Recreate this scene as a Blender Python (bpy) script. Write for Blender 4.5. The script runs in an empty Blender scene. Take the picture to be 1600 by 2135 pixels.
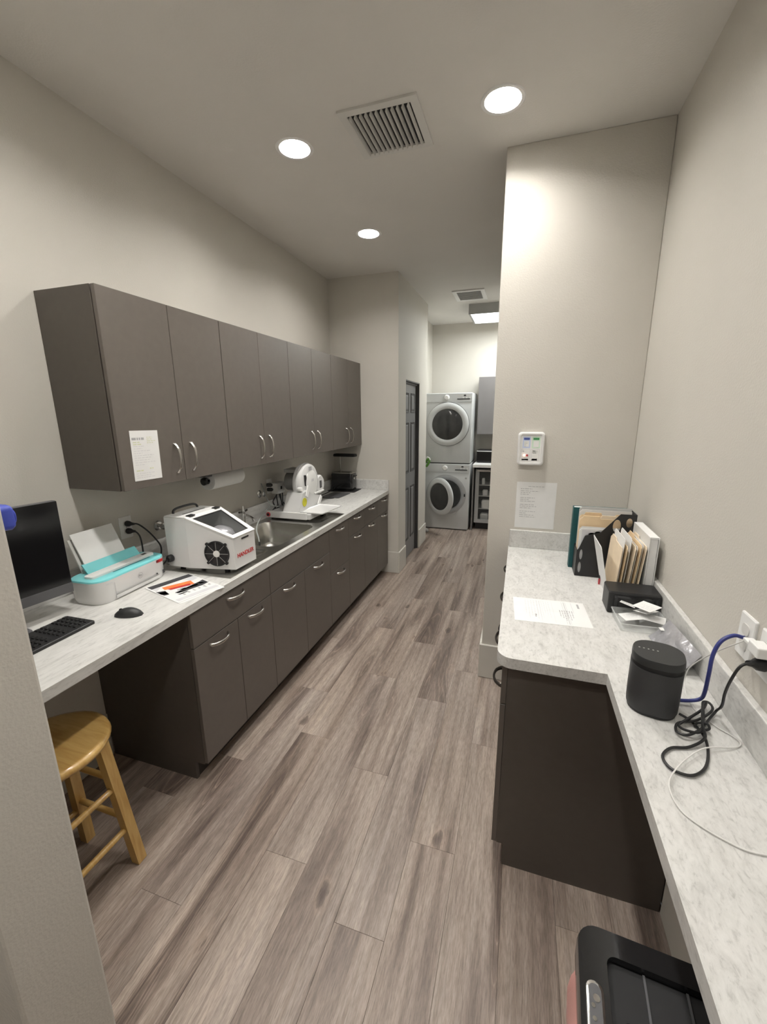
import bpy, bmesh, math, random
from mathutils import Vector, Matrix
random.seed(7)
S = bpy.context.scene
C = S.collection
PI = math.pi
H = 2.983            # ceiling height
HC = 0.914           # worktop height
XR = 2.481           # right wall
YP = 2.5155          # partition face
YN = 4.1203          # end wall of the left counter
XN = 0.7243          # hall wall plane

# ------------------------------------------------------------------ camera, world, exposure
def make_camera():
    yaw, pitch, roll = 0.3156, 0.2316, -0.0082
    F = Vector((-math.sin(yaw)*math.cos(pitch), math.cos(yaw)*math.cos(pitch), -math.sin(pitch)))
    R = Vector((math.cos(yaw), math.sin(yaw), 0)); U = R.cross(F)
    R2 = R*math.cos(roll) + U*math.sin(roll); U2 = -R*math.sin(roll) + U*math.cos(roll)
    cd = bpy.data.cameras.new('camera'); cd.sensor_fit = 'HORIZONTAL'; cd.sensor_width = 36.0
    cd.lens = 869.54/1600*36.0; cd.clip_start = 0.02
    co = bpy.data.objects.new('camera', cd); C.objects.link(co)
    m = Matrix((R2, U2, -F)).transposed().to_4x4(); m.translation = Vector((1.9038, 0.0, 1.6944))
    co.matrix_world = m; S.camera = co
make_camera()
W = bpy.data.worlds.new('world'); S.world = W; W.use_nodes = True
W.node_tree.nodes['Background'].inputs[0].default_value = (0.8, 0.82, 0.85, 1)
W.node_tree.nodes['Background'].inputs[1].default_value = 0.05
S.view_settings.view_transform = 'Standard'; S.view_settings.look = 'None'
S.view_settings.exposure = 1.15; S.view_settings.gamma = 1.0; S.view_settings.use_curve_mapping = False
LED_STRENGTH = 146.0
PANEL_STRENGTH = 9.0
LED_COLOR = (1.0, 0.968, 0.915)
# recessed lights: three in view, the grid continues over and behind the camera
LIGHTS = [(0.740, 2.186), (1.741, 2.174), (0.744, 3.254), (0.74, 1.11), (1.741, 1.06), (1.741, -0.35), (0.45, -0.75)]  # last lamp: unseen, off the grid, added to brighten the short wall

# ------------------------------------------------------------------ materials
def nt(name):
    m = bpy.data.materials.new(name); m.use_nodes = True
    t = m.node_tree; return m, t, t.nodes['Principled BSDF']
def N(t, kind, **kw):
    n = t.nodes.new(kind)
    for k, v in kw.items():
        if k.startswith('i_'):
            n.inputs[k[2:].replace('_', ' ')].default_value = v
        else: setattr(n, k, v)
    return n
def L(t, a, b): t.links.new(a, b)
def ramp(t, fac, stops):
    r = t.nodes.new('ShaderNodeValToRGB'); e = r.color_ramp.elements
    while len(e) < len(stops): e.new(0.5)
    for k, (p, c) in zip(e, stops): k.position = p; k.color = (*c, 1) if len(c) == 3 else c
    L(t, fac, r.inputs[0]); return r.outputs[0]
def pm(name, col, rough=0.5, metal=0.0, var=0.06, vscale=8.0, bump=0.0, bscale=200.0, trans=0.0, ior=1.45, coat=0.0, spec=0.5, bdist=0.002):
    """plain procedural material: noise-tinted colour, optional fine relief"""
    m, t, p = nt(name)
    co = N(t, 'ShaderNodeTexCoord')
    n = N(t, 'ShaderNodeTexNoise', i_Scale=vscale, i_Detail=4.0); L(t, co.outputs['Object'], n.inputs['Vector'])
    lo = tuple(max(0, c*(1-var)) for c in col); hi = tuple(min(1, c*(1+var)) for c in col)
    L(t, ramp(t, n.outputs['Fac'], [(0.3, lo), (0.7, hi)]), p.inputs['Base Color'])
    p.inputs['Roughness'].default_value = rough; p.inputs['Metallic'].default_value = metal
    p.inputs['Specular IOR Level'].default_value = spec; p.inputs['IOR'].default_value = ior
    p.inputs['Transmission Weight'].default_value = trans; p.inputs['Coat Weight'].default_value = coat
    if bump:
        b = N(t, 'ShaderNodeTexNoise', i_Scale=bscale, i_Detail=3.0); L(t, co.outputs['Object'], b.inputs['Vector'])
        u = N(t, 'ShaderNodeBump', i_Strength=bump, i_Distance=bdist); L(t, b.outputs['Fac'], u.inputs['Height'])
        L(t, u.outputs['Normal'], p.inputs['Normal'])
    return m
def emit(name, col, strength):
    m, t, p = nt(name)
    p.inputs['Base Color'].default_value = (*col, 1); p.inputs['Emission Color'].default_value = (*col, 1)
    p.inputs['Emission Strength'].default_value = strength; return m

def wood_floor():
    m, t, p = nt('vinyl plank wood')
    co = N(t, 'ShaderNodeTexCoord'); oi = N(t, 'ShaderNodeObjectInfo')
    off = N(t, 'ShaderNodeVectorMath', operation='SCALE'); 
    cx = N(t, 'ShaderNodeCombineXYZ'); L(t, oi.outputs['Random'], cx.inputs[0]); L(t, oi.outputs['Random'], cx.inputs[1]); L(t, oi.outputs['Random'], cx.inputs[2])
    L(t, cx.outputs[0], off.inputs[0]); off.inputs['Scale'].default_value = 37.0
    ad = N(t, 'ShaderNodeVectorMath', operation='ADD'); L(t, co.outputs['Object'], ad.inputs[0]); L(t, off.outputs[0], ad.inputs[1])
    def mapped(sx, sy):
        q = N(t, 'ShaderNodeMapping'); q.inputs['Scale'].default_value = (sx, sy, 1); L(t, ad.outputs[0], q.inputs[0]); return q.outputs[0]
    def mix(kind, fac, A, B):
        x = N(t, 'ShaderNodeMix', data_type='RGBA', blend_type=kind)
        if isinstance(fac, float): x.inputs[0].default_value = fac
        else: L(t, fac, x.inputs[0])
        for i, q in ((6, A), (7, B)):
            if isinstance(q, tuple): x.inputs[i].default_value = (*q, 1)
            else: L(t, q, x.inputs[i])
        return x.outputs[2]
    # soft tone drift along the board
    a = N(t, 'ShaderNodeTexNoise', i_Scale=1.0, i_Detail=3.0, i_Distortion=0.3); L(t, mapped(9, 1.3), a.inputs['Vector'])
    base = ramp(t, a.outputs['Fac'], [(0.30, (0.225, 0.178, 0.150)), (0.44, (0.305, 0.250, 0.215)), (0.60, (0.365, 0.306, 0.266)), (0.78, (0.425, 0.365, 0.325))])
    # smoky heart-wood patches, few and long
    h = N(t, 'ShaderNodeTexNoise', i_Scale=1.0, i_Detail=1.0, i_Distortion=0.2); L(t, mapped(8.5, 0.8), h.inputs['Vector'])
    patch = ramp(t, h.outputs['Fac'], [(0.53, (0, 0, 0)), (0.68, (1, 1, 1))])
    # cathedral contours inside the patches
    bm_ = N(t, 'ShaderNodeMath', operation='MULTIPLY'); L(t, h.outputs['Fac'], bm_.inputs[0]); bm_.inputs[1].default_value = 40.0
    bs = N(t, 'ShaderNodeMath', operation='PINGPONG'); L(t, bm_.outputs[0], bs.inputs[0]); bs.inputs[1].default_value = 1.0
    heart = ramp(t, bs.outputs[0], [(0.0, (0.40, 0.37, 0.37)), (0.55, (0.52, 0.49, 0.48)), (0.88, (0.64, 0.60, 0.58)), (1.0, (0.95, 0.92, 0.90))])
    c0 = mix('MULTIPLY', patch, base, heart)
    # faint straight grain everywhere
    b = N(t, 'ShaderNodeTexNoise', i_Scale=1.0, i_Detail=2.0, i_Distortion=0.15); L(t, mapped(42, 1.2), b.inputs['Vector'])
    c1 = mix('MULTIPLY', 0.8, c0, ramp(t, b.outputs['Fac'], [(0.33, (0.70, 0.67, 0.655)), (0.5, (1, 1, 1)), (0.66, (1.16, 1.15, 1.14))]))
    # fine pores and cross ticks
    f = N(t, 'ShaderNodeTexNoise', i_Scale=1.0, i_Detail=3.0, i_Roughness=0.7); L(t, mapped(240, 22), f.inputs['Vector'])
    c2 = mix('MULTIPLY', 0.8, c1, ramp(t, f.outputs['Fac'], [(0.34, (0.66, 0.65, 0.64)), (0.62, (1.16, 1.16, 1.16))]))
    # knots: small dark eyes with a pale crest
    v = N(t, 'ShaderNodeTexVoronoi', i_Scale=1.0, i_Randomness=1.0); L(t, mapped(5.2, 2.6), v.inputs['Vector'])
    wn = N(t, 'ShaderNodeTexNoise', i_Scale=1.0, i_Detail=3.0); L(t, mapped(40, 16), wn.inputs['Vector'])
    dv = N(t, 'ShaderNodeMath', operation='ADD'); L(t, v.outputs['Distance'], dv.inputs[0])
    ws = N(t, 'ShaderNodeMath', operation='MULTIPLY_ADD'); L(t, wn.outputs['Fac'], ws.inputs[0]); ws.inputs[1].default_value = 0.22; ws.inputs[2].default_value = -0.11; L(t, ws.outputs[0], dv.inputs[1])
    kn = ramp(t, dv.outputs[0], [(0.02, (0.36, 0.33, 0.33)), (0.09, (0.62, 0.59, 0.58)), (0.12, (1.16, 1.13, 1.10)), (0.20, (1, 1, 1))])
    c3 = mix('MULTIPLY', 0.85, c2, kn)
    tint = ramp(t, oi.outputs['Random'], [(0.0, (0.90, 0.875, 0.86)), (0.35, (1.01, 0.985, 0.96)), (0.7, (0.96, 0.955, 0.96)), (1.0, (1.06, 1.035, 1.01))])
    c4 = mix('MULTIPLY', 1.0, c3, tint)
    L(t, c4, p.inputs['Base Color'])
    p.inputs['Roughness'].default_value = 0.42; p.inputs['Specular IOR Level'].default_value = 0.4
    u = N(t, 'ShaderNodeBump', i_Strength=0.12, i_Distance=0.001); L(t, f.outputs['Fac'], u.inputs['Height']); L(t, u.outputs['Normal'], p.inputs['Normal'])
    return m

def laminate(name, sx, sy, rz, k=1.0):
    """pale grey stone laminate: long soft veins over fine streaks"""
    m, t, p = nt(name)
    co = N(t, 'ShaderNodeTexCoord'); q = N(t, 'ShaderNodeMapping'); q.inputs['Rotation'].default_value = (0, 0, rz); q.inputs['Scale'].default_value = (sx, sy, sx)
    L(t, co.outputs['Object'], q.inputs[0])
    a = N(t, 'ShaderNodeTexNoise', i_Scale=2.6, i_Detail=8.0, i_Roughness=0.68, i_Distortion=0.8); L(t, q.outputs[0], a.inputs['Vector'])
    b = N(t, 'ShaderNodeTexNoise', i_Scale=11.0, i_Detail=6.0, i_Roughness=0.7, i_Distortion=0.5); L(t, q.outputs[0], b.inputs['Vector'])
    c1 = ramp(t, a.outputs['Fac'], [(0.30, (0.47*k, 0.465*k, 0.45*k)), (0.43, (0.585*k, 0.58*k, 0.56*k)), (0.56, (0.64*k, 0.635*k, 0.615*k)), (0.75, (0.68*k, 0.675*k, 0.66*k))])
    c2 = ramp(t, b.outputs['Fac'], [(0.33, (0.62, 0.62, 0.62)), (0.46, (0.95, 0.95, 0.95)), (0.68, (1.06, 1.06, 1.06))])
    x = N(t, 'ShaderNodeMix', data_type='RGBA', blend_type='MULTIPLY'); x.inputs[0].default_value = 0.7
    L(t, c1, x.inputs[6]); L(t, c2, x.inputs[7]); L(t, x.outputs[2], p.inputs['Base Color'])
    p.inputs['Roughness'].default_value = 0.4
    return m

def clear(name, col, rough=0.03, alpha=0.25, ior=1.45):
    """thin clear plastic or glass sheet: mostly see-through with a glossy skin"""
    m, t, p = nt(name)
    p.inputs['Base Color'].default_value = (*col, 1); p.inputs['Roughness'].default_value = rough
    p.inputs['Transmission Weight'].default_value = 0.0; p.inputs['IOR'].default_value = ior
    n = N(t, 'ShaderNodeTexNoise', i_Scale=20.0); r = N(t, 'ShaderNodeMapRange'); L(t, n.outputs['Fac'], r.inputs[0])
    r.inputs[3].default_value = alpha*0.85; r.inputs[4].default_value = alpha*1.15; L(t, r.outputs[0], p.inputs['Alpha'])
    return m

M = {}
M['wall'] = pm('greige wall paint', (0.60, 0.575, 0.525), 0.62, spec=0.25, var=0.015, vscale=3, bump=0.35, bscale=150, bdist=0.0025)
M['ceiling'] = pm('ceiling paint', (0.72, 0.70, 0.665), 0.75, var=0.015, vscale=3, bump=0.3, bscale=130, bdist=0.002)
M['base'] = pm('baseboard paint', (0.62, 0.60, 0.55), 0.4, var=0.02)
M['plank'] = wood_floor()
M['subfloor'] = pm('subfloor', (0.07, 0.06, 0.05), 0.9)
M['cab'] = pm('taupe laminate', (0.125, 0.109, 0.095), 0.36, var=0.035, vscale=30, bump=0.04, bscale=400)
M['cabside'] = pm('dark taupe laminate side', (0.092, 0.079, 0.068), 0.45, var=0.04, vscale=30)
M['kick'] = pm('dark toe kick', (0.045, 0.037, 0.032), 0.6)
M['nickel'] = pm('brushed nickel', (0.50, 0.48, 0.455), 0.27, 1.0, var=0.05, vscale=60)
M['chrome'] = pm('chrome', (0.75, 0.75, 0.75), 0.10, 1.0, var=0.02)
M['steel'] = pm('stainless steel', (0.50, 0.49, 0.46), 0.27, 1.0, var=0.05, vscale=40)
M['darkmetal'] = pm('dark bronze metal', (0.10, 0.09, 0.08), 0.35, 0.8)
M['lamL'] = laminate('laminate counter left', 6.5, 1.5, 0.0, 1.06)
M['lamR'] = laminate('laminate counter right', 10.0, 4.5, 0.3, 1.0)
M['white'] = pm('white plastic', (0.80, 0.80, 0.785), 0.35, var=0.015)
M['whitegloss'] = pm('white enamel', (0.74, 0.74, 0.735), 0.25, var=0.02, coat=0.3)
M['offwhite'] = pm('off white plastic', (0.68, 0.67, 0.64), 0.45, var=0.02)
M['paper'] = pm('white paper', (0.78, 0.78, 0.77), 0.8, var=0.015, vscale=20)
M['paper2'] = pm('copy paper', (0.74, 0.74, 0.73), 0.8, var=0.02, vscale=20)
M['manila'] = pm('manila card', (0.78, 0.60, 0.38), 0.75, var=0.04, vscale=25)
M['manila2'] = pm('pale manila card', (0.83, 0.70, 0.53), 0.75, var=0.04, vscale=25)
M['ink'] = pm('grey ink', (0.42, 0.42, 0.43), 0.8, var=0.1)
M['inkfaint'] = pm('faint grey ink', (0.62, 0.62, 0.64), 0.8, var=0.05)
M['inkdark'] = pm('black ink', (0.05, 0.05, 0.055), 0.7, var=0.1)
M['inkblue'] = pm('blue ink', (0.05, 0.08, 0.30), 0.7)
M['inklblue'] = pm('pale blue ink', (0.55, 0.62, 0.80), 0.7)
M['inkgreen'] = pm('green ink', (0.05, 0.28, 0.09), 0.7)
M['inklgreen'] = pm('pale green ink', (0.62, 0.78, 0.64), 0.7)
M['inkolive'] = pm('pale olive ink', (0.66, 0.68, 0.48), 0.8)
M['inkorange'] = pm('orange ink', (0.93, 0.23, 0.06), 0.6, var=0.15, vscale=30)
M['inkred'] = pm('red ink', (0.55, 0.03, 0.03), 0.5)
M['inkpurple'] = pm('purple ink', (0.25, 0.10, 0.35), 0.6)
M['black'] = pm('black plastic', (0.018, 0.018, 0.019), 0.42, var=0.08)
M['blackgloss'] = pm('black gloss plastic', (0.012, 0.012, 0.013), 0.16, var=0.05, coat=0.4)
M['blackmatte'] = pm('black matte', (0.016, 0.016, 0.017), 0.7, var=0.1)
M['screen'] = pm('black screen glass', (0.006, 0.006, 0.007), 0.12, var=0.05)
M['charcoal'] = pm('charcoal grille', (0.035, 0.035, 0.037), 0.55, var=0.06, bump=0.25, bscale=900, bdist=0.0006)
M['charcoaltop'] = pm('charcoal top', (0.028, 0.029, 0.030), 0.45, var=0.05)
M['dgrey'] = pm('dark grey plastic', (0.10, 0.10, 0.105), 0.4, var=0.05)
M['grey'] = pm('grey plastic', (0.38, 0.38, 0.37), 0.45, var=0.04)
M['lgrey'] = pm('light grey plastic', (0.60, 0.60, 0.59), 0.4, var=0.03)
M['teal'] = pm('aqua plastic', (0.22, 0.66, 0.69), 0.38, var=0.04)
M['tealdk'] = pm('aqua slot plastic', (0.03, 0.22, 0.26), 0.5)
M['tealcard'] = pm('dark teal card', (0.012, 0.085, 0.09), 0.5, var=0.1)
M['pine'] = None
M['blue'] = pm('blue plastic', (0.06, 0.09, 0.50), 0.3, var=0.1)
M['cableblue'] = pm('blue cable jacket', (0.035, 0.045, 0.20), 0.42, var=0.1)
M['cablewhite'] = pm('white cable jacket', (0.70, 0.69, 0.67), 0.45)
M['yellow'] = pm('yellow sticker', (0.55, 0.52, 0.02), 0.5)
M['red'] = pm('red plastic', (0.45, 0.05, 0.06), 0.4)
M['pink'] = pm('pink plastic bag', (0.80, 0.42, 0.38), 0.4, var=0.1)
M['bagwhite'] = pm('white plastic bag', (0.80, 0.76, 0.76), 0.35, var=0.05, bump=0.5, bscale=40, bdist=0.006)
M['doorgrey'] = pm('grey door paint', (0.21, 0.21, 0.21), 0.4, var=0.03)
M['doordark'] = pm('dark door frame paint', (0.075, 0.075, 0.075), 0.45)
M['washer'] = pm('white appliance enamel', (0.60, 0.615, 0.62), 0.28, var=0.015, coat=0.2)
M['washergrey'] = pm('silver appliance trim', (0.45, 0.46, 0.47), 0.3, 0.3, var=0.03)
M['drum'] = pm('dark drum glass', (0.045, 0.045, 0.045), 0.10, var=0.3, vscale=6)
M['navy'] = pm('navy plastic', (0.012, 0.014, 0.035), 0.3)
M['green'] = pm('green plastic', (0.13, 0.33, 0.06), 0.4)
M['cupboardgrey'] = pm('grey cupboard laminate', (0.20, 0.19, 0.19), 0.35, var=0.03)
M['silver'] = pm('silver film', (0.50, 0.50, 0.53), 0.30, 0.55, var=0.12, vscale=25, bump=0.6, bscale=28, bdist=0.01)
M['glass'] = clear('clear glass', (0.35, 0.37, 0.37), 0.03, 0.07)
M['acrylic'] = clear('clear acrylic', (0.85, 0.87, 0.86), 0.05, 0.22)
M['hose'] = clear('milky hose', (0.45, 0.48, 0.46), 0.25, 0.6)
M['can'] = pm('white lamp trim', (0.80, 0.80, 0.79), 0.35, var=0.01)
M['led'] = emit('led lens', LED_COLOR, LED_STRENGTH)
M['panel'] = emit('fluorescent diffuser', (0.97, 1.0, 0.98), PANEL_STRENGTH)
M['amber'] = emit('amber indicator', (1.0, 0.45, 0.25), 2.0)
def pine():
    m, t, p = nt('varnished pine')
    co = N(t, 'ShaderNodeTexCoord'); q = N(t, 'ShaderNodeMapping'); q.inputs['Scale'].default_value = (3, 22, 3); L(t, co.outputs['Object'], q.inputs[0])
    a = N(t, 'ShaderNodeTexNoise', i_Scale=2.5, i_Detail=5.0, i_Distortion=0.8); L(t, q.outputs[0], a.inputs['Vector'])
    L(t, ramp(t, a.outputs['Fac'], [(0.3, (0.50, 0.295, 0.085)), (0.55, (0.60, 0.39, 0.135)), (0.75, (0.66, 0.45, 0.175))]), p.inputs['Base Color'])
    p.inputs['Roughness'].default_value = 0.28; p.inputs['Coat Weight'].default_value = 0.3; return m
M['pine'] = pine()

# ------------------------------------------------------------------ mesh helpers
def nb(): return bmesh.new()
def box(bm, x0, x1, y0, y1, z0, z1, bev=0.0, seg=2):
    vs = [bm.verts.new(p) for p in ((x0,y0,z0),(x1,y0,z0),(x1,y1,z0),(x0,y1,z0),(x0,y0,z1),(x1,y0,z1),(x1,y1,z1),(x0,y1,z1))]
    fs = [bm.faces.new([vs[i] for i in f]) for f in ((3,2,1,0),(4,5,6,7),(0,1,5,4),(1,2,6,5),(2,3,7,6),(3,0,4,7))]
    if bev:
        es = list({e for f in fs for e in f.edges})
        bmesh.ops.bevel(bm, geom=es, offset=bev, segments=seg, affect='EDGES', profile=0.5, clamp_overlap=True)
    return bm
def bx(x0, x1, y0, y1, z0, z1, bev=0.0, seg=2): return box(nb(), x0, x1, y0, y1, z0, z1, bev, seg)
def loft(bm, loops, cap0=True, cap1=True, closed=True):
    rings = [[bm.verts.new(p) for p in lp] for lp in loops]
    n = len(rings[0])
    for a, b in zip(rings, rings[1:]):
        for i in range(n if closed else n-1):
            j = (i+1) % n
            try: bm.faces.new((a[i], a[j], b[j], b[i]))
            except ValueError: pass
    if cap0: bm.faces.new(rings[0][::-1])
    if cap1: bm.faces.new(rings[-1])
    return bm
def rrect(cx, cy, w, d, r, z, n=5, rot=0.0):
    pts = []
    for sx, sy, a0 in ((1,1,0),(-1,1,PI/2),(-1,-1,PI),(1,-1,1.5*PI)):
        for k in range(n+1):
            a = a0 + k/n*PI/2
            pts.append((sx*(w/2-r)+r*math.cos(a), sy*(d/2-r)+r*math.sin(a)))
    c, s = math.cos(rot), math.sin(rot)
    return [(cx+x*c-y*s, cy+x*s+y*c, z) for x, y in pts]
def circ(cx, cy, r, z, n=24): return [(cx+r*math.cos(2*PI*i/n), cy+r*math.sin(2*PI*i/n), z) for i in range(n)]
def lathe(bm, prof, n=24, mtx=None, caps=True):
    """prof: list of (radius, height) along local +Z"""
    loft(bm, [circ(0, 0, max(r, 1e-4), z, n) for r, z in prof], caps, caps)
    if mtx is not None: bm.transform(mtx)
    return bm
def AX(loc, axis):
    """matrix taking local +Z to axis, at loc"""
    q = Vector((0,0,1)).rotation_difference(Vector(axis).normalized())
    return Matrix.Translation(Vector(loc)) @ q.to_matrix().to_4x4()
def FR(o, right, up):
    r = Vector(right).normalized(); u = Vector(up).normalized(); n = r.cross(u)
    m = Matrix((r, u, n)).transposed().to_4x4(); m.translation = Vector(o); return m
def plate(bm, outer, holes, z0, z1):
    """flat plate with holes (2-D loops), between z0 and z1"""
    loops = [outer] + holes
    tops, bots = [], []
    for lp in loops:
        a = [bm.verts.new((x, y, z1)) for x, y in lp]; b = [bm.verts.new((x, y, z0)) for x, y in lp]
        tops.append(a); bots.append(b)
        for i in range(len(lp)):
            j = (i+1) % len(lp); bm.faces.new((a[i], b[i], b[j], a[j]))
    for rings in (tops, bots):
        es = []
        for r in rings:
            for i in range(len(r)):
                e = bm.edges.get((r[i], r[(i+1) % len(r)])); es.append(e)
        bmesh.ops.triangle_fill(bm, edges=es, use_beauty=True, use_dissolve=False)
    bmesh.ops.recalc_face_normals(bm, faces=bm.faces[:])
    return bm
def smooth_path(pts, k=6):
    P = [Vector(p) for p in pts]; P = [P[0]*2-P[1]] + P + [P[-1]*2-P[-2]]; out = []
    for i in range(1, len(P)-2):
        a, b, c, d = P[i-1:i+3]
        for j in range(k):
            t = j/k
            out.append(0.5*((2*b)+(c-a)*t+(2*a-5*b+4*c-d)*t*t+(3*b-a-3*c+d)*t**3))
    out.append(P[-2]); return out
def tube(bm, pts, r, n=8, k=6, smooth=True, squash=1.0):
    P = smooth_path(pts, k) if smooth and len(pts) > 2 else [Vector(p) for p in pts]
    T = [(P[min(i+1, len(P)-1)]-P[max(i-1, 0)]).normalized() for i in range(len(P))]
    up = Vector((0,0,1)) if abs(T[0].z) < 0.9 else Vector((1,0,0))
    s = T[0].cross(up).normalized(); rings = []
    for i, p in enumerate(P):
        s = (s - T[i]*s.dot(T[i])).normalized(); u = T[i].cross(s)
        rr = r(i/(len(P)-1)) if callable(r) else r
        rings.append([tuple(p+(s*math.cos(2*PI*q/n)+u*math.sin(2*PI*q/n)*squash)*rr) for q in range(n)])
    return loft(bm, rings)
def beam(bm, a, b, w, d=None, up=(0,0,1)):
    """square bar from a to b"""
    a, b = Vector(a), Vector(b); t = (b-a).normalized(); s = t.cross(Vector(up)).normalized(); u = s.cross(t); d = d or w
    def ring(p): return [tuple(p+s*x*w/2+u*y*d/2) for x, y in ((1,1),(-1,1),(-1,-1),(1,-1))]
    return loft(bm, [ring(a), ring(b)])
def add(name, bm, mat, parent=None, smooth=False, angle=40):
    bmesh.ops.recalc_face_normals(bm, faces=bm.faces[:])
    me = bpy.data.meshes.new(name); bm.to_mesh(me); bm.free()
    if smooth:
        for p_ in me.polygons: p_.use_smooth = True
        me.set_sharp_from_angle(angle=math.radians(angle))
    me.materials.append(M[mat] if isinstance(mat, str) else mat)
    o = bpy.data.objects.new(name, me); C.objects.link(o)
    if parent is not None: o.parent = parent
    return o
def tag(o, label, cat, group=None):
    o['label'] = label; o['category'] = cat
    if group: o['group'] = group
    return o
def thing(name, label, cat, loc=(0,0,0), rotz=0.0, group=None):
    o = bpy.data.objects.new(name, None); C.objects.link(o); o.empty_display_size = 0.05
    o.location = loc; o.rotation_euler = (0, 0, rotz); return tag(o, label, cat, group)
def struct(name, bm, mat, label=None, smooth=False):
    o = add(name, bm, mat, None, smooth); o['kind'] = 'structure'
    if label: o['label'] = label
    return o
def dup(root, loc=None, rotz=None, label=None, group=None):
    r = root.copy(); C.objects.link(r)
    if loc is not None: r.location = loc
    if rotz is not None: r.rotation_euler = (0, 0, rotz)
    if label: r['label'] = label
    if group: r['group'] = group
    for ch in list(root.children):
        c = ch.copy(); C.objects.link(c); c.parent = r
        for g in list(ch.children):
            d = g.copy(); C.objects.link(d); d.parent = c
    return r
def text_bm(body, size, extrude=0.0004, bold=0.0):
    cu = bpy.data.curves.new('lettering', 'FONT'); cu.body = body; cu.size = size; cu.extrude = extrude; cu.offset = bold
    cu.align_x = 'CENTER'; cu.align_y = 'CENTER'
    o = bpy.data.objects.new('lettering', cu); C.objects.link(o)
    bpy.context.view_layer.update()
    me = bpy.data.meshes.new_from_object(o.evaluated_get(bpy.context.evaluated_depsgraph_get()))
    bm = nb(); bm.from_mesh(me)
    bpy.data.objects.remove(o); bpy.data.curves.remove(cu); bpy.data.meshes.remove(me); return bm
def prints(parent, mtx, items, z=0.0004, name='printed_text'):
    """flat print: items = list of (material, [(x0,x1,y0,y1), ...]) in the sheet's own plane"""
    if any(len(rects) <= 6 and len(rects) > 1 for _, rects in items):      # few marks: each its own piece
        items = [q for mat, rects in items for q in ([(mat, [r]) for r in rects] if len(rects) <= 6 else [(mat, rects)])]
    for mat, rects in items:
        bm = nb()
        for r in rects:
            if not isinstance(r[0], tuple):
                x0, x1, y0, y1 = r; q = ((x0,y0),(x1,y0),(x1,y1),(x0,y1))
            else: q = r
            bm.faces.new([bm.verts.new((x, y, z)) for x, y in q])
        bm.transform(mtx); o_ = add(name, bm, mat, parent)
        if len(rects) > 1: o_['kind'] = 'stuff'
def lines(x0, x1, y_top, n, dy, h, seed=1, fill=(0.5, 1.0)):
    r = random.Random(seed); out = []
    for i in range(n):
        y = y_top - i*dy; end = x0+(x1-x0)*r.uniform(*fill); x = x0
        while x < end:
            w = r.uniform(0.006, 0.022); out.append((x, min(x+w, end), y-h, y)); x += w+0.004
    return out

# ------------------------------------------------------------------ room shell
fl = struct('floor', bx(-1.3, XR, -1.9, 6.66, -0.06, -0.006), 'subfloor', 'grey brown wood plank floor')
def plank_mesh(w, l):
    g = 0.0003; c = 0.0006
    def rect(i, z): return [(-w/2+i, -l/2+i, z), (w/2-i, -l/2+i, z), (w/2-i, l/2-i, z), (-w/2+i, l/2-i, z)]
    bm = loft(nb(), [rect(g, -0.0055), rect(g, -c), rect(g+c, 0.0)])
    bmesh.ops.recalc_face_normals(bm, faces=bm.faces[:])
    me = bpy.data.meshes.new('plank'); bm.to_mesh(me); bm.free(); me.materials.append(M['plank']); return me
PW, PL = 0.18, 1.22
cache = {}
x = -1.3; row = 0
offs = [0.31, 0.92, 0.05, 0.66, 0.18, 0.80, 0.45, 1.07, 0.25, 0.58]
while x < XR-0.005:
    w = min(PW, XR-x); y = -1.9 - offs[row % 10]; row += 1
    while y < 6.66-0.005:
        y0 = max(y, -1.9); y1 = min(y+PL, 6.66)
        if y1-y0 > 0.01 and not (x+w < 0.5 and y0 > 1.35):
            key = (round(w, 3), round(y1-y0, 3))
            if key not in cache: cache[key] = plank_mesh(*key)
            o = bpy.data.objects.new('plank', cache[key]); C.objects.link(o); o.parent = fl; o.location = (x+w/2, (y0+y1)/2, 0)
        y += PL
    x += PW
# ceiling with openings for the recessed lamps
struct('ceiling', plate(nb(), [(-1.3,-1.9),(XR,-1.9),(XR,6.66),(-1.3,6.66)], [[(p[0], p[1]) for p in circ(lx, ly, 0.076, 0, 28)] for lx, ly in LIGHTS], H, H+0.05), 'ceiling', 'flat painted ceiling')
struct('wall_left', bx(-0.12, 0, 0.467, YN, 0, H), 'wall')
struct('wall_near_left', bx(-1.3, 1.054, 0.316, 0.467, 0, H, 0.006), 'wall', 'short wall end beside the desk')
struct('wall_behind_left', bx(-1.42, -1.3, -1.9, 0.467, 0, H), 'wall')
struct('wall_behind', bx(-1.42, XR+0.12, -2.02, -1.9, 0, H), 'wall')
struct('wall_right', bx(XR, XR+0.12, -1.9, 6.66, 0, H), 'wall')
struct('wall_partition', bx(1.7476, XR, YP, 5.1, 0, H, 0.004), 'wall')
struct('wall_back', bx(0.4, XR+0.12, 6.652, 6.77, 0, H), 'wall')
DY0, DY1, DZ = 4.405, 5.03, 2.04
bm = plate(nb(), [(YN, 0), (DY0, 0), (DY0, DZ), (DY1, DZ), (DY1, 0), (5.432, 0), (5.432, H), (YN, H)], [], 0, 0.09)
bm.transform(FR((XN-0.09, 0, 0), (0,1,0), (0,0,1)))
struct('wall_hall', bm, 'wall')
struct('wall_nib', bx(-0.12, XN-0.09, YN, YN+0.10, 0, H), 'wall')
struct('wall_laundry_left', bx(0.42, 0.538, 5.432, 6.652, 0, H), 'wall')
struct('wall_hall_end', bx(0.42, XN-0.09, 5.34, 5.432, 0, H), 'wall')
def board(name, segs, h=0.2383):
    bm = nb()
    for x0, x1, y0, y1 in segs:
        box(bm, x0, x1, y0, y1, 0, h, 0.004, 1)
    return struct(name, bm, 'base', 'tall painted baseboard')
board('baseboard_left', [(0, 0.015, 0.467, 1.288)])
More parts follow.
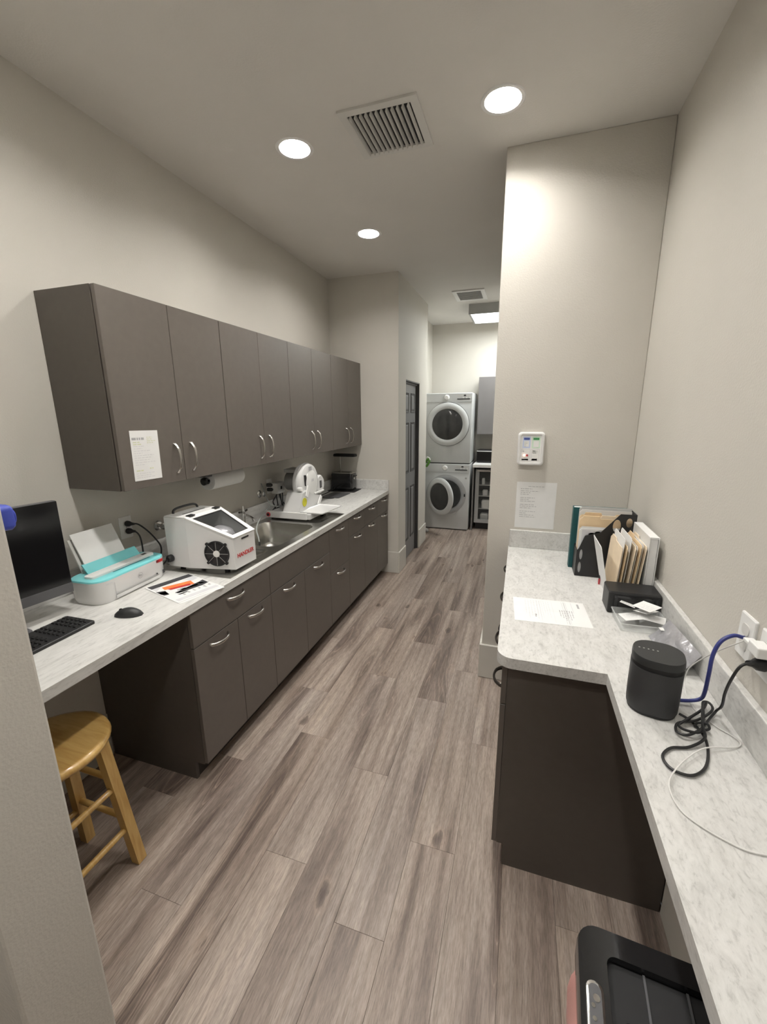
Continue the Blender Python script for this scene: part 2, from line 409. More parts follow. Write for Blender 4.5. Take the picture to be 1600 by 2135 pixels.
board('baseboard_nib', [(0.53, XN, YN-0.015, YN), (XN, XN+0.015, YN-0.015, DY0-0.02)])
board('baseboard_hall', [(XN, XN+0.015, DY1+0.02, 5.432)])
board('baseboard_partition', [(1.7326, 1.905, YP-0.015, YP), (1.7326, 1.7476, YP, 5.1)])
board('baseboard_right', [(XR-0.015, XR, -1.9, 1.329)])

# six-panel door in the hall wall
dm = Matrix.Translation((0.66, 0, 0))
dw = DY1-DY0
d1 = struct('door_1', bx(XN-0.075, XN-0.04, DY0+0.012, DY1-0.012, 0.006, DZ-0.012, 0.002), 'doorgrey', 'grey six-panel door')
fm = nb()
box(fm, XN-0.088, XN-0.002, DY0, DY0+0.012, 0, DZ); box(fm, XN-0.088, XN-0.002, DY1-0.012, DY1, 0, DZ); box(fm, XN-0.088, XN-0.002, DY0+0.012, DY1-0.012, DZ-0.012, DZ)
box(fm, XN-0.04, XN-0.025, DY1-0.03, DY1-0.012, 0, DZ-0.012); box(fm, XN-0.04, XN-0.025, DY0+0.012, DY1-0.03, DZ-0.03, DZ-0.012)
add('door_frame', fm, 'doordark', d1)
for ya, yb in ((DY0+0.085, DY0+dw/2-0.045), (DY0+dw/2+0.045, DY1-0.085)):
    for za, zb in ((0.22, 0.86), (1.02, 1.60), (1.70, 1.92)):
        def rr(i, xx): return [(xx, ya+i, za+i), (xx, yb-i, za+i), (xx, yb-i, zb-i), (xx, ya+i, zb-i)]
        fx = XN-0.04
        add('panel_moulding', loft(nb(), [rr(0, fx-0.001), rr(0.006, fx+0.007), rr(0.016, fx+0.002), rr(0.03, fx+0.001)], False, False), 'doordark', d1)
        add('door_panel', loft(nb(), [rr(0.028, fx-0.001), rr(0.04, fx+0.006), rr(0.045, fx+0.006)], False, True), 'doorgrey', d1)

# ------------------------------------------------------------------ ceiling fixtures
def recessed(lx, ly, label):
    t = thing('recessed_light', label, 'light', (lx, ly, H), 0, 'recessed ceiling lights')
    add('trim_ring', loft(nb(), [circ(0,0,0.075,0.0465,28), circ(0,0,0.0745,0.002,28), circ(0,0,0.076,-0.003,28), circ(0,0,0.090,-0.004,28), circ(0,0,0.094,-0.0005,28)], False, False), 'can', t, True)
    add('lens', loft(nb(), [circ(0,0,0.0740,0.045,28), circ(0,0,0.0740,0.0445,28)], True, True), 'led', t)
    return t
rl = ['recessed round ceiling light above the run of wall cabinets, beside the louvred vent', 'recessed round ceiling light beside the tall right partition wall',
      'recessed round ceiling light near the end wall of the left counter', 'recessed round ceiling light over the desk end of the left counter',
      'recessed round ceiling light over the narrow right worktop', 'recessed round ceiling light behind the right worktop', 'unseen recessed light added to brighten the near face of the short wall']
for (lx, ly), lb in zip(LIGHTS, rl): recessed(lx, ly, lb)

def vent(name, label, x0, x1, y0, y1, n, border, along='y'):
    t = thing(name, label, 'vent', ((x0+x1)/2, (y0+y1)/2, H))
    w, d = x1-x0, y1-y0
    o = [(-w/2,-d/2),(w/2,-d/2),(w/2,d/2),(-w/2,d/2)]; i_ = [(-w/2+border,-d/2+border),(w/2-border,-d/2+border),(w/2-border,d/2-border),(-w/2+border,d/2-border)]
    add('frame', plate(nb(), o, [i_], -0.010, 0.0), 'offwhite', t)
    add('louvre_shade', bx(-w/2+0.01, w/2-0.01, -d/2+0.01, d/2-0.01, -0.002, -0.0005), 'blackmatte', t)  # black sheet stands in for the shade between the louvres
    iw = w-2*border
    for k in range(n):
        u = -iw/2 + (k+0.5)*iw/n; bm = nb(); s = iw/n*0.36
        loft(bm, [[(u+0.004, yy, -0.003), (u-0.0025, yy, -0.022), (u-0.004, yy, -0.0215), (u+0.0025, yy, -0.0025)] for yy in (-d/2+border, d/2-border)])
        add('louvre', bm, 'offwhite', t)
    return t
vent('ceiling_vent', 'square white louvred air vent between the recessed ceiling lights', 1.045, 1.405, 2.01, 2.368, 12, 0.035)
t = thing('return_air_grille', 'small grey air grille on the hall ceiling before the box light', 'vent', (1.262, 5.155, H))
add('frame', plate(nb(), [(-.172,-.21),(.172,-.21),(.172,.21),(-.172,.21)], [[(-.13,-.17),(.13,-.17),(.13,.17),(-.13,.17)]], -0.012, 0), 'white', t)
add('grille_back', bx(-.16, .16, -.2, .2, -0.004, -0.0005), 'grey', t)
for k in range(9):
    y = -0.15+k*0.0375; add('slat', bx(-.13, .13, y, y+0.012, -0.010, -0.004), 'grey', t)
t = thing('box_light', 'rectangular surface mounted ceiling box light over the laundry corner', 'light', (1.80, 5.88, H))
add('housing', plate(nb(), [(-.6,-.305),(.6,-.305),(.6,.305),(-.6,.305)], [[(-.575,-.28),(.575,-.28),(.575,.28),(-.575,.28)]], -0.115, 0), 'grey', t)
add('diffuser', bx(-.575, .575, -.28, .28, -0.112, -0.104), 'panel', t)

# ------------------------------------------------------------------ cabinets
def bow_pull(bm, p, along, out, length=0.12, proj=0.032, r=0.0055):
    """arched pull: two feet on the face and a bow between"""
    p, a, o = Vector(p), Vector(along), Vector(out)
    pts = [p+a*(s*length/2)+o*h for s, h in ((-1, 0.0), (-0.93, 0.010), (-0.6, proj*0.80), (0, proj), (0.6, proj*0.80), (0.93, 0.010), (1, 0.0))]
    vert = abs(a.z) > 0.5
    tube(bm, pts, lambda u: r*(1.45 if vert else 1.0)*(1.15-0.30*math.sin(PI*u)), 8, 5, True, 0.55 if vert else 1.6)
    return bm
def front(parent, name, x, y0, y1, z0, z1, hy, hz, vertical=False, mat='cab', hlen=0.12, out=1, hmat='nickel'):
    """door or drawer front on an x-facing cabinet; handle as sub-part"""
    d = add(name, bx(min(x, x-out*0.019), max(x, x-out*0.019), y0, y1, z0, z1, 0.0012, 1), mat, parent)
    if hy is not None:
        add('handle', bow_pull(nb(), (x, hy, hz), (0,0,1) if vertical else (0,1,0), (out,0,0), hlen), hmat, d, True, 60)
    return d
ZB, ZT = 1.3806, 2.1866
UW = (YN-1.3117)/4
ulab = ['taupe two-door wall cabinet with a paper list taped on its door', 'taupe two-door wall cabinet above the paper towel roll',
        'taupe two-door wall cabinet above the white wheel trimmer', 'taupe two-door wall cabinet against the end wall above the black toaster']
for k in range(4):
    y0 = UW*k; 
    t = thing('wall_cabinet', ulab[k], 'cabinet', (0, 1.3117+y0, ZB), 0, 'wall cabinets over the left counter')
    h = ZT-ZB
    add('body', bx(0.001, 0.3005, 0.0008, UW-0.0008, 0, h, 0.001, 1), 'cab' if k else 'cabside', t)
    mid = UW/2
    front(t, 'door', 0.3255, 0.002, mid-0.0015, 0.001, h-0.001, mid-0.052, 0.112, True, hlen=0.14)
    front(t, 'door', 0.3255, mid+0.0015, UW-0.002, 0.001, h-0.001, mid+0.052, 0.112, True, hlen=0.14)
XD = 0.611
def base_unit(label, y0, y1, fronts):
    t = thing('base_cabinet', label, 'cabinet', (0, y0, 0), 0, 'base cabinets under the left counter')
    w = y1-y0; b = nb()
    if 'sink' in label.split(' with')[0].split(' beside')[0]:     # open box, the bowl hangs inside
        for q in ((0.002, 0.590, 0.0006, 0.018, 0.10, 0.8755), (0.002, 0.590, w-0.018, w-0.0006, 0.10, 0.8755), (0.002, 0.590, 0.018, w-0.018, 0.10, 0.118), (0.002, 0.012, 0.018, w-0.018, 0.118, 0.8755), (0.575, 0.590, 0.018, w-0.018, 0.80, 0.8755)): box(b, *q)
    else: box(b, 0.002, 0.590, 0.0006, w-0.0006, 0.10, 0.8755)
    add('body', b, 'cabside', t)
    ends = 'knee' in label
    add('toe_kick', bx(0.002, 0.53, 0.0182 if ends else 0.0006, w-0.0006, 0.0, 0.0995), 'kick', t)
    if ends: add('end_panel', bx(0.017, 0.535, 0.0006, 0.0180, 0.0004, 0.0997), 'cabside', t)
    for nm, a, b_, z0, z1, hy, hz in fronts: front(t, nm, XD, a-y0+0.0015, b_-y0-0.0015, z0, z1, None if hy is None else hy-y0, hz)
    return t
D, F0, F1 = 'door', 0.702, 0.866
base_unit('taupe base cabinet beside the open knee space, one wide drawer over two doors', 1.2888, 1.888, [('drawer', 1.2888, 1.888, F0+0.002, F1, 1.588, 0.831), (D, 1.2888, 1.591, 0.108, F0-0.002, 1.447, 0.668), (D, 1.591, 1.888, 0.108, F0-0.002, 1.735, 0.668)])
base_unit('taupe sink base cabinet with a blank front over two doors', 1.888, 2.667, [('false_front', 1.888, 2.667, F0+0.002, F1, None, 0), (D, 1.888, 2.280, 0.108, F0-0.002, 2.080, 0.668), (D, 2.280, 2.667, 0.108, F0-0.002, 2.472, 0.668)])
base_unit('taupe base cabinet of two deep drawers beside the sink cabinet', 2.667, 3.030, [('drawer', 2.667, 3.030, 0.520, F1, 2.850, 0.831), ('drawer', 2.667, 3.030, 0.108, 0.517, 2.850, 0.483)])
base_unit('taupe base cabinet with drawer and two doors, middle of the far stretch', 3.030, 3.757, [('drawer', 3.030, 3.393, F0+0.002, F1, 3.215, 0.835), (D, 3.030, 3.393, 0.108, F0-0.002, 3.215, 0.670), ('drawer', 3.393, 3.757, F0+0.002, F1, 3.580, 0.835), (D, 3.393, 3.757, 0.108, F0-0.002, 3.575, 0.675)])
base_unit('narrow taupe base cabinet touching the end wall', 3.757, 4.1035, [('drawer', 3.757, 4.1035, F0+0.002, F1, 3.950, 0.838), (D, 3.757, 4.1035, 0.108, F0-0.002, 3.950, 0.680)])

# left worktop with a cut-out for the sink unit
SX0, SX1, SY0, SY1 = 0.085, 0.592, 1.585, 2.985
ct = thing('worktop', 'long pale grey laminate worktop with sink along the left wall', 'countertop', (0, 0, 0.876))
add('slab', plate(nb(), [(0.0005, 0.468), (0.622, 0.468), (0.622, YN-0.0005), (0.0005, YN-0.0005)], [[(SX0, SY0), (SX1, SY0), (SX1, SY1), (SX0, SY1)]], 0, HC-0.876), 'lamL', ct)
bm = bx(0.0008, 0.020, 0.469, YN-0.001, HC-0.876, 0.1436, 0.003, 2)
add('backsplash', bm, 'lamL', ct)
add('backsplash', bx(0.0205, 0.622, YN-0.020, YN-0.001, HC-0.876, 0.1436, 0.003, 2), 'lamL', ct)

# sink: one steel sheet with two shallow drainers and a deep bowl
sk = thing('sink', 'stainless steel sink with deep bowl between two shallow drainers', 'sink', (0, 0, HC))
rz = 0.0035
Bs = [((0.3375, 1.82), 0.41, 0.40, 0.05, 0.010), ((0.335, 2.335), 0.42, 0.53, 0.07, 0.19), ((0.3375, 2.80), 0.41, 0.29, 0.035, 0.010)]
holes = [[(p[0], p[1]) for p in rrect(c[0], c[1], w, d, r, 0, 6)] for c, w, d, r, dp in Bs]
bm = plate(nb(), [(SX0-0.010, SY0-0.004), (SX1+0.006, SY0-0.004), (SX1+0.006, SY1+0.006), (SX0-0.010, SY1+0.006)], holes, 0.0005, rz)
add('rim', bm, 'steel', sk)
for k, (c, w, d, r, dp) in enumerate(Bs):
    lp = [rrect(c[0], c[1], w, d, r, rz, 6), rrect(c[0], c[1], w-0.006, d-0.006, r, rz-0.004, 6)]
    if dp > 0.1:
        for f, i in ((0.75, 0.016), (0.90, 0.03), (0.975, 0.06), (1.0, 0.11)): lp.append(rrect(c[0], c[1], w-i, d-i, r, -dp*f, 6))
    else:
        lp.append(rrect(c[0], c[1], w-0.03, d-0.03, r, -dp, 6))
    add('bowl' if dp > 0.1 else 'drainer', loft(nb(), lp, False, True), 'steel', sk, True, 50)
add('drain', lathe(nb(), [(0.045, -0.1895), (0.045, -0.186), (0.03, -0.186), (0.026, -0.1885)], 20, Matrix.Translation((0.335, 2.335, 0))), 'chrome', sk, True)
t = thing('faucet', 'small chrome tap with cross handles at the back of the sink', 'faucet', (0.055, 2.44, HC+0.0005))
add('body', lathe(nb(), [(0.022, 0), (0.022, 0.006), (0.013, 0.012), (0.012, 0.09), (0.016, 0.10), (0.010, 0.125), (0.006, 0.15)], 14), 'chrome', t, True)
add('spout', tube(nb(), [(0,0,0.075), (0.04,-0.01,0.085), (0.09,-0.02,0.07), (0.10,-0.022,0.05)], 0.009), 'chrome', t, True)
for s in (-1, 1):
    add('handle', tube(nb(), [(0,s*0.008,0.105), (0.0,s*0.045,0.112)], 0.007, smooth=False), 'darkmetal', t, True)

# ------------------------------------------------------------------ right cabinet and worktop
t = thing('base_cabinet', 'dark taupe base cabinet with three drawer columns against the right partition wall', 'cabinet', (0, 1.33, 0))
w = YP-1.33
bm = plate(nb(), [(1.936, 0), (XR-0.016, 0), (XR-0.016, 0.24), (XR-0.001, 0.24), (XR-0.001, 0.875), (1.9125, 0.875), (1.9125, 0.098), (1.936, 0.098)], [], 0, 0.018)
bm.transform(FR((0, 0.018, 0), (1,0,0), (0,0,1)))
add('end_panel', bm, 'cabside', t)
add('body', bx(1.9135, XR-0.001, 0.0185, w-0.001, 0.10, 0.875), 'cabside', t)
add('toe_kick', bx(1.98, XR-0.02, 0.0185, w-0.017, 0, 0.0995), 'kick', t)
cw = w/3
for k in range(3):
    a, b = k*cw+0.0015, (k+1)*cw-0.0015
    if k == 2: b -= 0.016
    for nm, z0, z1, hz in (('drawer', F0+0.002, F1, 0.83), (D, 0.098, F0-0.002, 0.66)):
        front(t, nm, 1.893, a, b, z0, z1, (a+b)/2+0.03, hz, out=-1, hmat='darkmetal')
pts = [(1.874+0.05-0.05*math.cos(a), 1.281+0.05-0.05*math.sin(a)) for a in [k/8*PI/2 for k in range(9)]]
outer = [(XR-0.0005, -1.2), (XR-0.0005, YP-0.0005), (1.874, YP-0.0005)] + pts + [(2.202, 1.281), (2.202, -1.2)]
ct = thing('worktop', 'pale stone laminate L-shaped worktop along the right wall', 'countertop', (0, 0, 0.876))
add('slab', plate(nb(), outer, [], 0, HC-0.876), 'lamR', ct)
add('backsplash', bx(XR-0.020, XR-0.001, -1.2, YP-0.021, HC-0.876, 0.1436, 0.003, 2), 'lamR', ct)
add('backsplash', bx(1.876, XR-0.001, YP-0.0205, YP-0.001, HC-0.876, 0.1436, 0.003, 2), 'lamR', ct)

# ------------------------------------------------------------------ left counter: desk end
def sheet(name, label, cat, loc, rotz, w, h, mat='paper', group=None, curl=0.0):
    """single sheet of paper lying flat: w along local x, h along local y"""
    t = thing(name, label, cat, loc, rotz, group)
    n = 10; lp = []
    for i in range(n+1):
        u = i/n; x = -w/2+w*u; z = 0.0004+curl*max(0.0, abs(u-0.5)-0.30)*5*abs(u-0.5)
        lp.append([(x, -h/2, z), (x, h/2, z), (x, h/2, z+0.0005), (x, -h/2, z+0.0005)])
    bm = loft(nb(), lp)
    add('sheet', bm, mat, t); return t
# monitor
t = thing('computer_monitor', 'black flat computer monitor standing on the desk end of the worktop', 'monitor', (0.17, 0.84, HC), -0.108)
add('housing', bx(-0.020, 0.006, -0.277, 0.277, 0.086, 0.464, 0.006), 'dgrey', t)
add('screen', bx(0.0062, 0.0085, -0.274, 0.274, 0.126, 0.461), 'screen', t)
add('lower_bezel', bx(0.0062, 0.010, -0.276, 0.276, 0.087, 0.1255, 0.001), 'dgrey', t)
add('neck', bx(-0.060, -0.021, -0.035, 0.035, 0.012, 0.24, 0.006), 'dgrey', t)
add('foot', loft(nb(), [rrect(-0.03, 0, 0.17, 0.20, 0.02, 0.0005), rrect(-0.03, 0, 0.17, 0.20, 0.02, 0.008), rrect(-0.03, 0, 0.16, 0.19, 0.02, 0.0115)]), 'dgrey', t, True)
MONCABLE = [(0.12,0.86,1.0), (0.19,0.90,0.985), (0.225,0.905,0.955), (0.232,0.86,0.925), (0.232,0.78,0.9195), (0.17,0.70,0.9190), (0.08,0.62,0.9190)]
# keyboard with separate keys
t = thing('keyboard', 'black computer keyboard in front of the monitor', 'keyboard', (0.318, 0.832, HC), 0.03)
add('case', loft(nb(), [rrect(0, 0, 0.145, 0.44, 0.006, 0.0005), rrect(0, 0, 0.145, 0.44, 0.006, 0.011), rrect(0, 0, 0.141, 0.436, 0.006, 0.013)]), 'black', t)
km = bpy.data.meshes.new('key'); b = loft(nb(), [[(-.0075,-.008,0),(.0075,-.008,0),(.0075,.008,0),(-.0075,.008,0)], [(-.006,-.0065,.005),(.006,-.0065,.005),(.006,.0065,.005),(-.006,.0065,.005)]]); b.to_mesh(km); b.free(); km.materials.append(M['dgrey'] if False else M['black'])
for i in range(6):
    for j in range(21):
        if j in (14, 17): continue
        o = bpy.data.objects.new('key', km); C.objects.link(o); o.parent = t; o.location = (-0.056+i*0.0215, -0.205+j*0.0203, 0.0128)
# mouse
t = thing('computer_mouse', 'black wireless mouse beside the keyboard', 'mouse', (0.452, 1.143, HC), 0.42)
lp = []
for k in range(10):
    u = k/9; xx = -0.052+0.104*u; wv = 0.031*(math.sin(PI*min(max(u*0.93+0.05, 0), 1))**0.45)*(0.72+0.28*u); hv = 0.034*(math.sin(PI*min(u*0.92+0.05, 1))**0.6)
    lp.append([(xx, wv*math.cos(a), max(0.0005, hv*math.sin(a)) if math.sin(a) > 0 else 0.0005) for a in [2*PI*q/16 for q in range(16)]])
add('shell', loft(nb(), lp), 'charcoaltop', t, True, 70)
add('scroll_wheel', lathe(nb(), [(0.004, -0.003), (0.007, -0.002), (0.007, 0.002), (0.004, 0.003)], 12, AX((-0.028, 0, 0.025), (0,1,0))), 'black', t, True)
# printer
t = thing('printer', 'white and aqua compact printer with paper in its rear tray', 'printer', (0.180, 1.350, HC), 0.06)
body = [rrect(0, 0, 0.165, 0.375, 0.055, 0.0005, 8), rrect(0, 0, 0.175, 0.388, 0.058, 0.02, 8), rrect(0, 0, 0.180, 0.395, 0.060, 0.10, 8)]
add('body', loft(nb(), body), 'whitegloss', t, True)
add('top_cover', loft(nb(), [rrect(0, 0, 0.1795, 0.3945, 0.060, 0.1005, 8), rrect(0, 0, 0.176, 0.391, 0.058, 0.107, 8), rrect(0, 0, 0.168, 0.383, 0.055, 0.109, 8)]), 'teal', t, True)
add('scan_bar', loft(nb(), [rrect(0.012, 0.0, 0.050, 0.34, 0.012, 0.1092), rrect(0.012, 0.0, 0.050, 0.34, 0.012, 0.118), rrect(0.010, 0.0, 0.042, 0.332, 0.012, 0.121)]), 'white', t, True)
add('scan_slot', bx(0.040, 0.047, -0.075, 0.13, 0.1092, 0.1105), 'tealdk', t)
add('button', bx(0.004, 0.018, 0.118, 0.142, 0.1212, 0.1222), 'black', t)
fl_ = loft(nb(), [[(-0.028,y,0.109),(-0.034,y,0.109),(-0.066,y,0.150),(-0.058,y,0.150)] for y in (-0.13, 0.15)]); add('tray_flap', fl_, 'teal', t)
tr = loft(nb(), [[(-0.066,y,0.1092),(-0.072,y,0.1092),(-0.128,y,0.255),(-0.122,y,0.255)] for y in (-0.125, 0.105)]); add('paper_support', tr, 'offwhite', t)
pp = loft(nb(), [[(-0.044,y,0.112),(-0.050,y,0.112),(-0.120,y,0.278),(-0.117,y,0.279)] for y in (-0.115, 0.095)]); add('paper_stack', pp, 'paper', t)
FP = FR((0.0905, 0, 0), (0,1,0), (0,0,1))
add('output_slot', bx(0.0888, 0.0912, -0.115, 0.125, 0.0235, 0.0275), 'grey', t)
add('output_tray', bx(0.088, 0.0915, -0.118, 0.130, 0.008, 0.0225, 0.001), 'whitegloss', t)
prints(t, FP, [('ink', [(-0.1185,-0.1170,0.010,0.082), (-0.118,0.13,0.0285,0.0295)]), ('inkred', [(0.118,0.158,0.084,0.098)]), ('inkdark', [(0.118,0.134,0.0865,0.096),(0.110,0.118,0.029,0.037)]), ('inkdark', [(0.150,0.162,0.022,0.040)])], 0.0008, 'marking')
bm = nb(); n = 24
for i in range(n):
    a0, a1 = 2*PI*i/n, 2*PI*(i+1)/n
    bm.faces.new([bm.verts.new((r*math.cos(a), r*math.sin(a), 0.0009)) for r, a in ((0.0125,a0),(0.0140,a0),(0.0140,a1),(0.0125,a1))])
bm.transform(FP @ Matrix.Translation((0.018, 0.062, 0))); add('logo_ring', bm, 'ink', t)
bm = text_bm('hp', 0.017, 0.0003); bm.transform(FP @ Matrix.Translation((0.018, 0.063, 0.0009)) @ Matrix.Shear('XZ', 4, (0.0, 0.0))); add('logo_letters', bm, 'ink', t)
prints(t, FP, [('inkfaint', lines(-0.160, -0.128, 0.089, 1, 0.01, 0.004, 61, (0.98, 1.0)))], 0.0006, 'marking')
# flyer and sheet under it
sheet('paper_sheet', 'plain white sheet under the colour printed flyer', 'paper', (0.485, 1.425, HC), -0.30, 0.25, 0.215)
t = sheet('printed_flyer', 'colour flyer with a black band and orange brush stroke beside the printer', 'flyer', (0.455, 1.432, HC+0.0013), -0.29, 0.279, 0.216)
ident = Matrix.Identity(4)
prints(t, ident, [('inkdark', [(-0.136,-0.094,-0.100,0.104), ((-0.050,-0.104),(0.0,-0.104),(0.020,-0.080),(-0.030,-0.072)), ((0.0,0.070),(0.040,0.104),(0.052,0.060),(0.046,-0.05),(0.030,-0.06)), ((-0.012,0.102),(0.032,0.100),(0.030,0.066),(0.004,0.064)), ((0.018,0.062),(0.034,0.050),(0.026,-0.02),(0.012,-0.03)), ((-0.035,-0.104),(0.018,-0.102),(0.024,-0.082),(-0.02,-0.074)), ((0.052,-0.062),(0.066,-0.056),(0.066,-0.020),(0.056,-0.018))]),
    ('inkfaint', [((-0.095,0.100),(-0.050,0.102),(-0.04,0.062),(-0.09,0.050)), ((-0.02,0.05),(0.012,0.064),(0.022,0.0),(0.0,-0.03)), (0.100,0.128,-0.098,0.100), ((-0.09,-0.06),(-0.06,-0.09),(-0.05,-0.10),(-0.095,-0.10))]),
    ('ink', lines(0.060, 0.092, 0.092, 6, 0.026, 0.010, 3)+[((0.018,-0.050),(0.034,-0.060),(0.060,-0.015),(0.046,-0.006)), ((0.0,-0.035),(0.02,-0.04),(0.03,-0.015),(0.010,0.0))])], 0.0011, 'print')
prints(t, ident, [('inkorange', [((-0.078,-0.062),(-0.040,-0.068),(0.006,0.050),(-0.048,0.062))])], 0.0013, 'orange_stroke')
prints(t, ident, [('inkred', [((-0.040,-0.056),(-0.018,-0.052),(0.004,0.032),(-0.016,0.040))])], 0.0015, 'red_stroke')
# list on cabinet door
t = thing('paper_list', 'white printed list taped to the first wall cabinet door', 'paper', (0.3262, 1.444, 1.523))
b = bx(0, 0.0006, -0.073, 0.073, -0.108, 0.108); b.transform(Matrix.Rotation(-0.02, 4, 'X')); add('sheet', b, 'paper', t)
PF = FR((0.0006, 0, 0), (0,1,0), (0,0,1)) @ Matrix.Rotation(-0.02, 4, 'Z')
prints(t, PF, [('ink', lines(-0.066, -0.004, 0.078, 1, 0.01, 0.010, 2, (0.98, 1.0))), ('inkolive', lines(0.010, 0.060, 0.080, 4, 0.008, 0.003, 4)+lines(-0.062, -0.02, 0.06, 2, 0.009, 0.004, 5)+lines(-0.06, -0.02, -0.062, 1, 0.01, 0.005, 6)+lines(0.01, 0.04, -0.056, 1, 0.01, 0.005, 7)),
               ('inkfaint', lines(-0.062, 0.060, 0.042, 9, 0.010, 0.002, 8, (0.3, 0.9))+lines(-0.062, 0.060, -0.076, 3, 0.009, 0.002, 9, (0.6, 1.0)))])
# wooden stool
t = thing('wooden_stool', 'round pine stool tucked under the desk end of the worktop', 'stool', (0.447, 0.782, 0))
add('seat', lathe(nb(), [(0.150, 0.578), (0.172, 0.581), (0.179, 0.594), (0.174, 0.606), (0.160, 0.610)], 40), 'pine', t, True, 60)
ft, fb = 0.098, 0.137
legs = {}
for sx in (-1, 1):
    for sy in (-1, 1):
        a, b_ = Vector((sx*ft, sy*ft, 0.578)), Vector((sx*fb, sy*fb, 0.0005))
        add('leg', beam(nb(), a, b_, 0.036, 0.036, (0,1,0)), 'pine', t); legs[(sx, sy)] = (a, b_)
def onleg(k, z):
    a, b_ = legs[k]; u = (a.z-z)/(a.z-b_.z); return a.lerp(b_, u)
for ka, kb, zs in (((1,1),(1,-1),(0.36, 0.17)), ((-1,1),(-1,-1),(0.36, 0.17)), ((1,1),(-1,1),(0.40, 0.215)), ((1,-1),(-1,-1),(0.40, 0.215))):
    for z in zs: add('rung', tube(nb(), [onleg(ka, z), onleg(kb, z)], 0.011, 10, smooth=False), 'pine', t, True)
# blue clip on the end wall
t = thing('wall_clip', 'small blue plastic clip on the short wall edge beside the monitor', 'clip', (0.992, 0.467, 1.514))
add('plate', bx(-0.02, 0.012, 0.0003, 0.006, -0.016, 0.016, 0.003), 'blue', t)
cb = loft(nb(), [rrect(0, 0, w_, h_, 0.010, z_, 5) for w_, h_, z_ in ((0.034, 0.036, 0.0062), (0.044, 0.046, 0.012), (0.046, 0.048, 0.028), (0.040, 0.042, 0.034))]); cb.transform(FR((0.010, 0, 0), (1,0,0), (0,0,1)) @ Matrix.Rotation(PI, 4, 'Y')); add('jaw', cb, 'blue', t, True)
add('ridge', tube(nb(), [(0.0, 0.036, -0.014), (0.018, 0.038, -0.012), (0.022, 0.038, 0.004), (0.012, 0.037, 0.016)], 0.003), 'blue', t, True)

# ------------------------------------------------------------------ left counter: wall fittings
def plug(parent, p, out, s=1.0, mat='black', L_=0.03):
    add('plug', lathe(nb(), [(0.011*s, 0), (0.013*s, 0.004), (0.012*s, L_*0.6), (0.007*s, L_), (0.005*s, L_*1.5)], 12, AX(p, out)), mat, parent, True)
def outlet(name, label, loc, right, up, group, kind='duplex', wd=0.070, hd=0.114):
    t = thing(name, label, 'outlet', loc, 0, group)
    m = FR((0,0,0), right, up); b = loft(nb(), [rrect(0,0,wd,hd,0.004,0.0003), rrect(0,0,wd,hd,0.004,0.004), rrect(0,0,wd-0.006,hd-0.006,0.003,0.0062)]); b.transform(m); add('plate', b, 'white', t)
    for s in (-1, 1):
        b = loft(nb(), [rrect(0,s*0.0195,0.033,0.028,0.010,0.0064), rrect(0,s*0.0195,0.033,0.028,0.010,0.0085)]); b.transform(m); add('socket', b, 'offwhite', t)
    b = lathe(nb(), [(0.003,0.0063),(0.003,0.0075)], 10); b.transform(m); add('screw', b, 'grey', t)
    return t
outlet('wall_outlet', 'white double outlet with two black plugs above the printer', (0, 1.556, 1.137), (0,1,0), (0,0,1), None)
def cord_part(owner, pts, r, mat, plugs=(), name='power_cord', k=6):
    """cord that belongs to a thing: points in world space, plug as sub-part"""
    inv = (Matrix.Translation(owner.location) @ Matrix.Rotation(owner.rotation_euler.z, 4, 'Z')).inverted()
    b = tube(nb(), pts, r, 8, k); b.transform(inv); c_ = add(name, b, mat, owner, True)
    for p, out, sc in plugs:
        b = lathe(nb(), [(0.011*sc, 0), (0.013*sc, 0.004), (0.012*sc, 0.018), (0.007*sc, 0.03), (0.005*sc, 0.045)], 12, AX(p, out)); b.transform(inv); add('plug', b, 'black', c_, True)
    return c_
PARTCORDS = []
def cord(name, label, pts, r, mat, cat='cord', plugs=(), k=6):
    t = thing(name, label, cat, pts[0])
    o_ = Vector(pts[0]); add('cable', tube(nb(), [Vector(p)-o_ for p in pts], r, 8, k), mat, t, True)
    for p, out, s in plugs: plug(t, Vector(p)-o_, out, s, 'black')
    return t
PARTCORDS.append(('dust_machine', [(0.045,1.556,1.157), (0.062,1.578,1.152), (0.080,1.612,1.110), (0.095,1.640,1.060), (0.125,1.640,1.02), (0.160,1.600,0.985), (0.170,1.560,0.95), (0.190,1.560,0.940), (0.215,1.570,0.965), (0.226,1.576,0.978)], 0.004, [((0.0088,1.556,1.157), (1,0.15,0), 1.2)]))
PARTCORDS.append(('printer', [(0.045,1.556,1.118), (0.060,1.565,1.112), (0.072,1.572,1.08), (0.072,1.575,1.0), (0.060,1.573,0.930), (0.060,1.54,0.9215), (0.085,1.50,0.93)], 0.004, [((0.0088,1.556,1.118), (1,0.15,0), 1.2)]))
for (y, z), lb in (((1.757, 1.093), 'round chrome wall valve behind the white dust machine'), ((2.728, 1.095), 'round chrome wall valve beside the cable cluster')):
    t = thing('wall_valve', lb, 'valve', (0, y, z), 0, 'round chrome valves on the left wall')
    add('flange', lathe(nb(), [(0.030, 0.0004), (0.030, 0.004), (0.022, 0.010), (0.012, 0.013)], 20, AX((0,0,0), (1,0,0))), 'chrome', t, True)
    add('knob', lathe(nb(), [(0.010, 0.012), (0.010, 0.028), (0.019, 0.032), (0.019, 0.042), (0.010, 0.048)], 16, AX((0,0,0), (1,0,0))), 'chrome', t, True)
